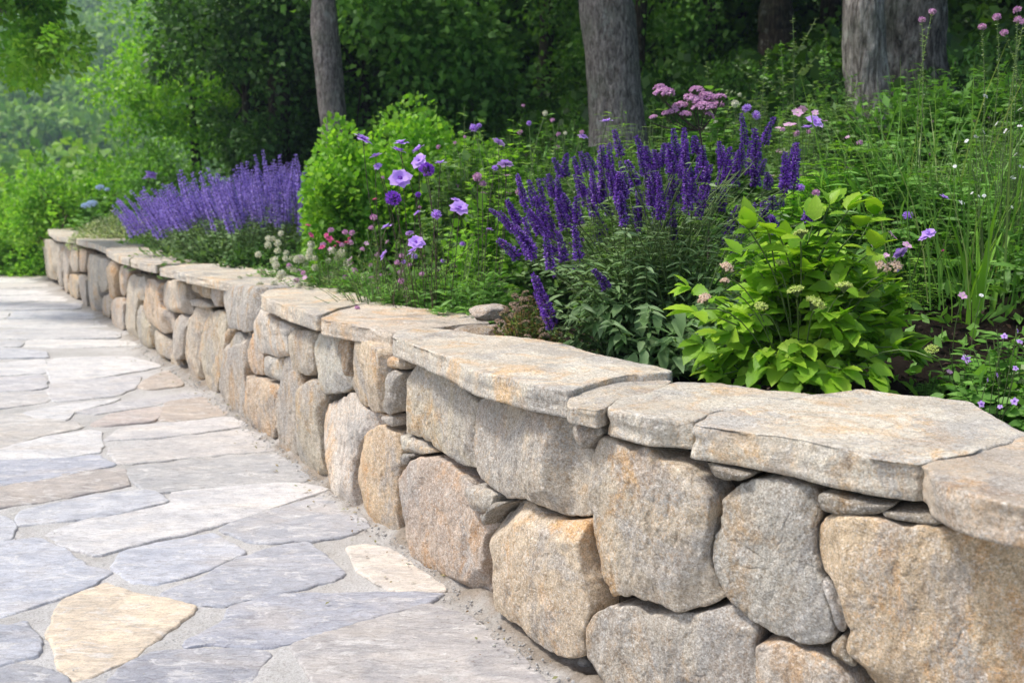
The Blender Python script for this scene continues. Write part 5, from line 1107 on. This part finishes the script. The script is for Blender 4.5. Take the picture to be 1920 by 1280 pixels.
# ---------- undergrowth carpets (uncountable)
def carpet(name, lab, n, xr, yr, T, ls, mt, cond, zup=.12, cat='undergrowth', up=.6):
    x = RNG.uniform(*xr, n*3); y = RNG.uniform(*yr, n*3); d = wall_dist(x, y); k = cond(x, y, d); x, y, d = x[k][:n], y[k][:n], d[k][:n]; z = land(x, y, d)
    m = MB(); dn = RNG.random(len(x)); v = fbm(P3(x*1.7, y*1.7, 0), 60, 3); hgt = zup*np.clip(.6+v, .1, 1.6)
    dd = rdir(len(x), up); m.inst(T, np.stack([x, y, z+dn*hgt], 1), dd, rdir(len(x), .8), ls*RNG.uniform(.5, 1.3, len(x)), 0)
    return tag(link(name, m.build(name, [M[mt]])), lab, cat, kind='stuff')
carpet('undergrowth', 'low green undergrowth filling the planting bed', 26000, (-6, 3.6), (2.6, 12), L_small, .05, 'leaf_mid', lambda x, y, d: (d > .65+.0*x) & (np.hypot(x, y) < 13) & ((d > 1.0) | (y > 4.2)) & (np.abs(x/y) < .62), .22)
carpet('woodland_floor', 'shaded ground plants under the trees', 22000, (-9, 14), (6.5, 24), LQ, .12, 'leaf_wood', lambda x, y, d: (d > 2.2) & (np.abs(x/y) < .65), .35)
carpet('grassy_bank', 'rough grass bank dropping away beyond the path end', 16000, (-22, -5.0), (12.6, 26), L_narrow, .16, 'leaf_fresh', lambda x, y, d: (x < -.38*y) & (x > -.62*y), .14, 'grass', 1.2)
m = MB(); n = 5200; x = RNG.uniform(-.3, 2.0, n); y = RNG.uniform(1.7, 4.0, n); d = wall_dist(x, y); k = (d > .3); x, y, d = x[k], y[k], d[k]
m.inst(LQ, np.stack([x, y, land(x, y, d)+RNG.uniform(0, .014, len(x))], 1), rdir(len(x)), rdir(len(x), 1.2), RNG.uniform(.006, .028, len(x)), 0, RNG.uniform(.2, .9, len(x)))
M['mulch'] = mat_petal('bark_mulch', [(.012,.008,.006), (.035,.022,.015), (.08,.05,.034), (.02,.014,.01)], .0)
tag(link('bark_mulch', m.build('bark_mulch', [M['mulch']])), 'dark shredded bark mulch on the soil behind the cap stones', 'mulch', kind='stuff')

n = 420; s = RNG.uniform(CS[60], CS[-30], n); off = np.abs(RNG.normal(0, 1, n))*.10+.03; c2 = curve(s)+cnormal(s)*off[:, None]; m = MB()
m.inst(L_small, np.column_stack([c2, .02*np.exp(-off/.05)+.014+RNG.random(n)*.004]), rdir(n)*np.array([1, 1, .15]), rdir(n, 3.0), RNG.uniform(.006, .02, n), 0)
M['litter'] = mat_petal('dry_litter', [(.16,.10,.05), (.28,.20,.10), (.20,.24,.08), (.40,.30,.18)], .1)
tag(link('leaf_litter', m.build('leaf_litter', [M['litter']])), 'sprinkling of tiny dry leaves along the foot of the wall', 'leaf litter', kind='stuff')
# ================================================================== TREES
def crown_mesh(seed, nl, ls, R, mat, clusters=60, cr=.3, T=LQ, flat=.75, shell=.55):
    """leaves in clusters through an ellipsoid of radii R, centred at 0"""
    rs = np.random.default_rng(seed); c = rdir(clusters, 0, rs)*rs.uniform(shell, 1, (clusters, 1))*np.clip(1+.2*rs.normal(size=(clusters, 1)), .5, 1.08)
    rad = rs.uniform(.6, 1.4, clusters)*cr; ci = rs.integers(0, clusters, nl); d = rdir(nl, .2, rs)
    q = (c[ci]+d*(rad[ci]*rs.random(nl)**.45)[:, None]*np.array([1, 1, flat]))*np.asarray(R)
    m = MB(); m.inst(T, q, d+rs.normal(0, .7, (nl, 3))+[0, 0, -.2], rdir(nl, 1.0, rs), ls*rs.uniform(.6, 1.3, nl), 0)
    return m.build('crown', [M[mat]]), c*np.asarray(R)
def trunk_mesh(pts, rad, mat, seed, seg=28, limbs=(), flare=.35, rows=150, rough=.05):
    pts = np.asarray(pts, float); t = np.linspace(0, 1, rows); k = t*(len(pts)-1)
    P = np.stack([np.interp(k, np.arange(len(pts)), pts[:, a]) for a in range(3)], 1); L = np.linalg.norm(pts[-1]-pts[0])
    for _ in range(6): P[1:-1] = .25*P[:-2]+.5*P[1:-1]+.25*P[2:]
    R = np.interp(t, np.linspace(0, 1, len(rad)), rad)*(1+flare*np.exp(-t*L/.25))
    th = np.arange(seg)*2*pi/seg; dirs = np.stack([np.cos(th), np.sin(th), 0*th], 1)
    q = P[:, None]+dirs[None]*R[:, None, None]
    ns = q*np.array([1, 1, .35]); f = 1+rough*fbm(ns*5/max(rad[0], .1)*.3, seed, 4)+rough*.6*fbm(q*np.array([1, 1, .2])*26, seed+2, 3)
    q = P[:, None]+dirs[None]*(R[:, None]*f)[..., None]
    m = MB(); i = np.arange(rows-1)[:, None]*seg; j = np.arange(seg)[None]; kk = (j+1) % seg
    m.add(q.reshape(-1, 3), np.stack([i+j, i+kk, i+seg+kk, i+seg+j], -1).reshape(-1, 4))
    for a, b, r in limbs: m.tube(curve_pts(a, b, np.array([0, 0, .08*np.linalg.norm(np.asarray(b)-a)]), 8), np.linspace(r, r*.25, 8), 7, 0)
    return m.build('trunk', [M[mat]])
CROWN_HI = [crown_mesh(s, 2400, .24, (2.8, 2.8, 1.7), 'leaf_wood', 50) for s in (1, 2)]
CROWN_LO = [crown_mesh(s, 1000, .24, (2.6, 2.6, 1.7), 'leaf_wood', 40) for s in (3, 4)]
def tree(name, label, pts, rad, bark, seed, crown_c=None, crown=None, scale=1.0, group=None, seg=40, cat='tree', rough=.05):
    root = np.asarray(pts[0], float); t = thing(name, root, label, cat, group); P = [np.asarray(p, float)-root for p in pts]
    cc = np.asarray(crown_c, float)-root if crown_c is not None else None
    limbs = []
    if cc is not None:
        me, cs = crown or CROWN_HI[seed % 2]; rs = np.random.default_rng(seed)
        top = P[-1]; lows = [top*(.75+.25*f)+P[0]*0 for f in rs.random(12)]
        for a in range(12):
            q = cs[rs.integers(len(cs))]*scale*.8+cc; limbs.append((lows[a], q, rad[-1]*.5))
        o = link('crown', me, t, cc); o.scale = (scale,)*3; o.rotation_euler = (0, 0, rs.uniform(0, 6))
    link('trunk', trunk_mesh(P, rad, M and bark, seed, seg, limbs, rough=rough), t); return t
def px_trunk(D, ptsx, zbase, ztop_extra=2.2):
    """pixel centre line of a trunk -> world points, prolonged upwards"""
    W = [at_d(x, y, D) for x, y in ptsx]; b = W[0].copy(); b[2] = gz(b[0], b[1])-.05; b[0] = W[0][0]+(W[0][0]-W[-1][0])*((W[0][2]-b[2])/(W[-1][2]-W[0][2]))*.6
    top = W[-1]+(W[-1]-W[0])/np.linalg.norm(W[-1]-W[0])*ztop_extra; return [b]+W+[top]
def R_(D, wpx): return wpx/2*D/FPX
up3 = lambda p, z: np.array([p[0], p[1], z])
# the three near trunks
T1 = px_trunk(8.0, [(628,235),(618,150),(609,60),(607,0)], 0, 2.0); tree('tree', 'slender grey trunk rising behind the round box shrub', T1, [R_(8,46), R_(8,50), R_(8,50), R_(8,46), .07], 'bark_grey', 1, T1[-1]+[0, 0, 1.6], scale=.9)
T2 = px_trunk(7.0, [(1157,240),(1150,160),(1143,70),(1134,0)], 0, 2.2); tree('tree', 'thick smooth grey trunk in the middle of the wood edge', T2, [R_(7,112), R_(7,98), R_(7,95), R_(7,100), .13], 'bark_grey', 2, T2[-1]+[.2, .4, 1.6], scale=1.0)
T3 = px_trunk(5.6, [(1628,210),(1624,120),(1619,50),(1618,0)], 0, 2.4); tree('tree', 'pale furrowed trunk standing just left of the darker rough one', T3, [R_(5.6,88), R_(5.6,78), R_(5.6,74), R_(5.6,70), .08], 'bark_rough', 3, T3[-1]+[.2, .5, 1.5], scale=.8, rough=.09)
T4 = px_trunk(6.9, [(1716,180),(1712,110),(1712,50),(1712,0)], 0, 2.4); tree('tree', 'broad dark rough-barked trunk at the right behind tall stems', T4, [R_(6.9,135), R_(6.9,122), R_(6.9,118), R_(6.9,118), .15], 'bark_lichen', 4, T4[-1]+[.4, .6, 1.5], scale=1.0, rough=.11)
for i, (D, x, wd, yb, lab) in enumerate([(11.5,1458,62,60,'wide dark trunk deep in the wood beside leafy spires'),(13.5,1023,26,150,'dark trunk left of the thick grey one'),(13,1331,24,150,'straight dark trunk, rightmost of the thin group'),(14,1303,16,150,'thinnest dark trunk in the wood'),(13.5,1250,26,150,'dark trunk right of the thick grey one'),(11,525,40,250,'shadowed trunk above the farthest catmint'),(12.5,492,26,250,'thin leaning trunk in the darkness left of the slender grey one'),(12,1200,22,120,'dark trunk half behind the thick grey one'),(15,1560,40,100,'dark trunk left of the pale furrowed one'),(14,1840,44,120,'dark trunk behind the pink-tipped stems'),(16,760,26,120,'far dark trunk behind the box shrub'),(15,890,22,120,'far thin trunk in the middle of the wood')]):
    P = px_trunk(D, [(x+RNG.uniform(-3, 3), yb), (x+RNG.uniform(-4, 4), 60), (x+RNG.uniform(-3, 3), 0)], 0, 2.2)
    tree('tree', lab, P, [R_(D, wd)*1.1, R_(D, wd), R_(D, wd), .07], 'bark_dark', 10+i, P[-1]+[0, .5, 1.2], CROWN_LO[i % 2], scale=1.0, seg=16)
# roof of the wood: trees further in whose crowns close the canopy
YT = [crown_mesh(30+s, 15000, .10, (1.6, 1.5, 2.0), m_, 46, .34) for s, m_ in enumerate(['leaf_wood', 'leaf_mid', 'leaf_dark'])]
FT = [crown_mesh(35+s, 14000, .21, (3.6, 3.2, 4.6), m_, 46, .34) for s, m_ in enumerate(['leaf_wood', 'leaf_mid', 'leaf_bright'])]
def bushy_tree(px, D, zc, lab, crown, scale, name='young_tree', group=None, seed=0, bark='bark_dark', dx=0):
    p = at_g(px, D); z0 = p[2]; c = np.array([p[0]+dx, p[1], zc]); tree(name, lab, [p, p*.5+up3(p, zc)*.5, up3(p, zc)], [.07*scale+.03, .05*scale+.02, .03], bark, seed, c, crown, scale, group, seg=10)
GRP = 'leafy young trees filling the shade between the trunks'
pos = [(600,12.5,2.4,.9),(690,11.5,2.5,.95),(790,12.0,2.0,.9),(1180,13,2.6,.75),(1740,12.5,4.2,.9),(1960,11,4.4,1.0)]
for i, (px, D, zc, sc) in enumerate(pos):
    bushy_tree(px, D, zc, 'dim leafy young tree standing in the shade between the darker trunks', YT[1 if px in (690, 790, 1180) else (i % 2)*2], sc, 'young_tree', GRP, 40+i)  # brighter leaf material on some crowns paints in a sunlit clearing
GR2 = 'tall trees closing the back of the wood'
for i, (px, D, zc) in enumerate([(640,21,5.5),(690,20,5.5),(830,18,6.0),(960,20,6),(1100,18,7),(1240,20,7),(1380,19,8),(1530,20,8),(1680,18,8),(1830,19,9),(1990,17,9),(2150,16,8),(720,25,8),(850,26,9),(1000,26,11),(1300,26,12),(1600,26,13),(1900,25,13)]):
    bushy_tree(px, D, zc, 'tall dim tree closing the back of the shaded wood', FT[2 if px in (690, 830, 720, 1240) else (1 if i % 2 == 0 else 0)], 1.0, 'forest_tree', GR2, 70+i)  # lighter leaf colours stand in for light reaching the back of the wood
# bright trees on the left
BT = [crown_mesh(50+s, 12000, .075, (1.05, 1.2, 1.25), 'leaf_bright', 60, .3) for s in range(2)]
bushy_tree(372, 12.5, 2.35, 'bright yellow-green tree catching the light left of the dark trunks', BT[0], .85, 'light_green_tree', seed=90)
bushy_tree(470, 11.0, 2.3, 'mid-green leafy tree shading the back of the catmint', (crown_mesh(60, 13000, .08, (.85, 1.0, 1.5), 'leaf_dark', 50, .3)), .95, 'leafy_tree', seed=91)  # dark leaf material paints in the shade around this tree
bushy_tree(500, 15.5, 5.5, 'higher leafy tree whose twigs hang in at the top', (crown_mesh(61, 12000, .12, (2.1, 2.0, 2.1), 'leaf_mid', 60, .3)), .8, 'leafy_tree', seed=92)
# overhanging tree top left: trunk stands out of frame
OC, OCs = crown_mesh(63, 17000, .065, (.95, 1.1, 1.1), 'leaf_bright', 56, .26, shell=.2)
p = np.array([-7.2, 9.6, -.1]); cc = at_d(-20, -25, 8.6)
tree('overhanging_tree', 'near tree whose leafy boughs fill the top left corner', [p, p+[.3, 0, 1.5], p+[1.0, -.4, 3.2]], [.2, .16, .12], 'bark_grey', 95, cc, (OC, OCs), 1.0, seg=14)
# ---------- wooded valley and hillside, far off
m = MB(); rs = np.random.default_rng(5)
tx = rs.uniform(-190, -5, 3400); ty = rs.uniform(34, 290, 3400); ok = (tx/ty < -.27) & (tx/ty > -.64)
tx, ty = tx[ok], ty[ok]; tz = ground_z(tx, ty)
for x, y, z in zip(tx, ty, tz):
    r = rs.uniform(3.4, 6.5)*(1 if y > 60 else .6); n = int(700 if y < 100 else 380); d = rdir(n, .5, rs); d[:, 2] = np.where(d[:, 2] < -.1, -d[:, 2], d[:, 2])
    sh = 1+.35*vnoise(d*1.6+x, 7)+.15*vnoise(d*4+y, 9); q = d*np.array([r, r, r*1.05])*(sh*rs.uniform(.86, 1.03, n))[:, None]+[x, y, z+r*.7]
    m.inst(LQ, q, d*.5+rs.normal(0, .6, (n, 3)), d+rs.normal(0, .35, (n, 3)), .13*r*rs.uniform(.6, 1.3, n)+.10, 0)
tag(link('far_woodland', m.build('far_woodland', [M['leaf_far']])), 'hazy wooded hillside across the valley at the left', 'woodland', kind='stuff')
# ================================================================== HAZE
HAZE = True
if HAZE:
    a = N('valley_haze'); v = a.n('ShaderNodeVolumePrincipled', {'Color': (.62, .80, 1.0, 1), 'Density': .0017, 'Anisotropy': .3}); a.t.links.new(v.outputs[0], a.out.inputs[1])
    x0, x1, y0, y1, z0, z1 = -430, 430, -45, 575, -12, 95
    V = [(x, y, z) for x in (x0, x1) for y in (y0, y1) for z in (z0, z1)]
    F = [(0, 1, 3, 2), (4, 6, 7, 5), (0, 4, 5, 1), (2, 3, 7, 6), (0, 2, 6, 4), (1, 5, 7, 3)]
    tag(link('haze', mesh_from('haze', V, F, None, [a.m], smooth=False)), 'thin blue summer haze filling the valley air', 'haze', kind='stuff')
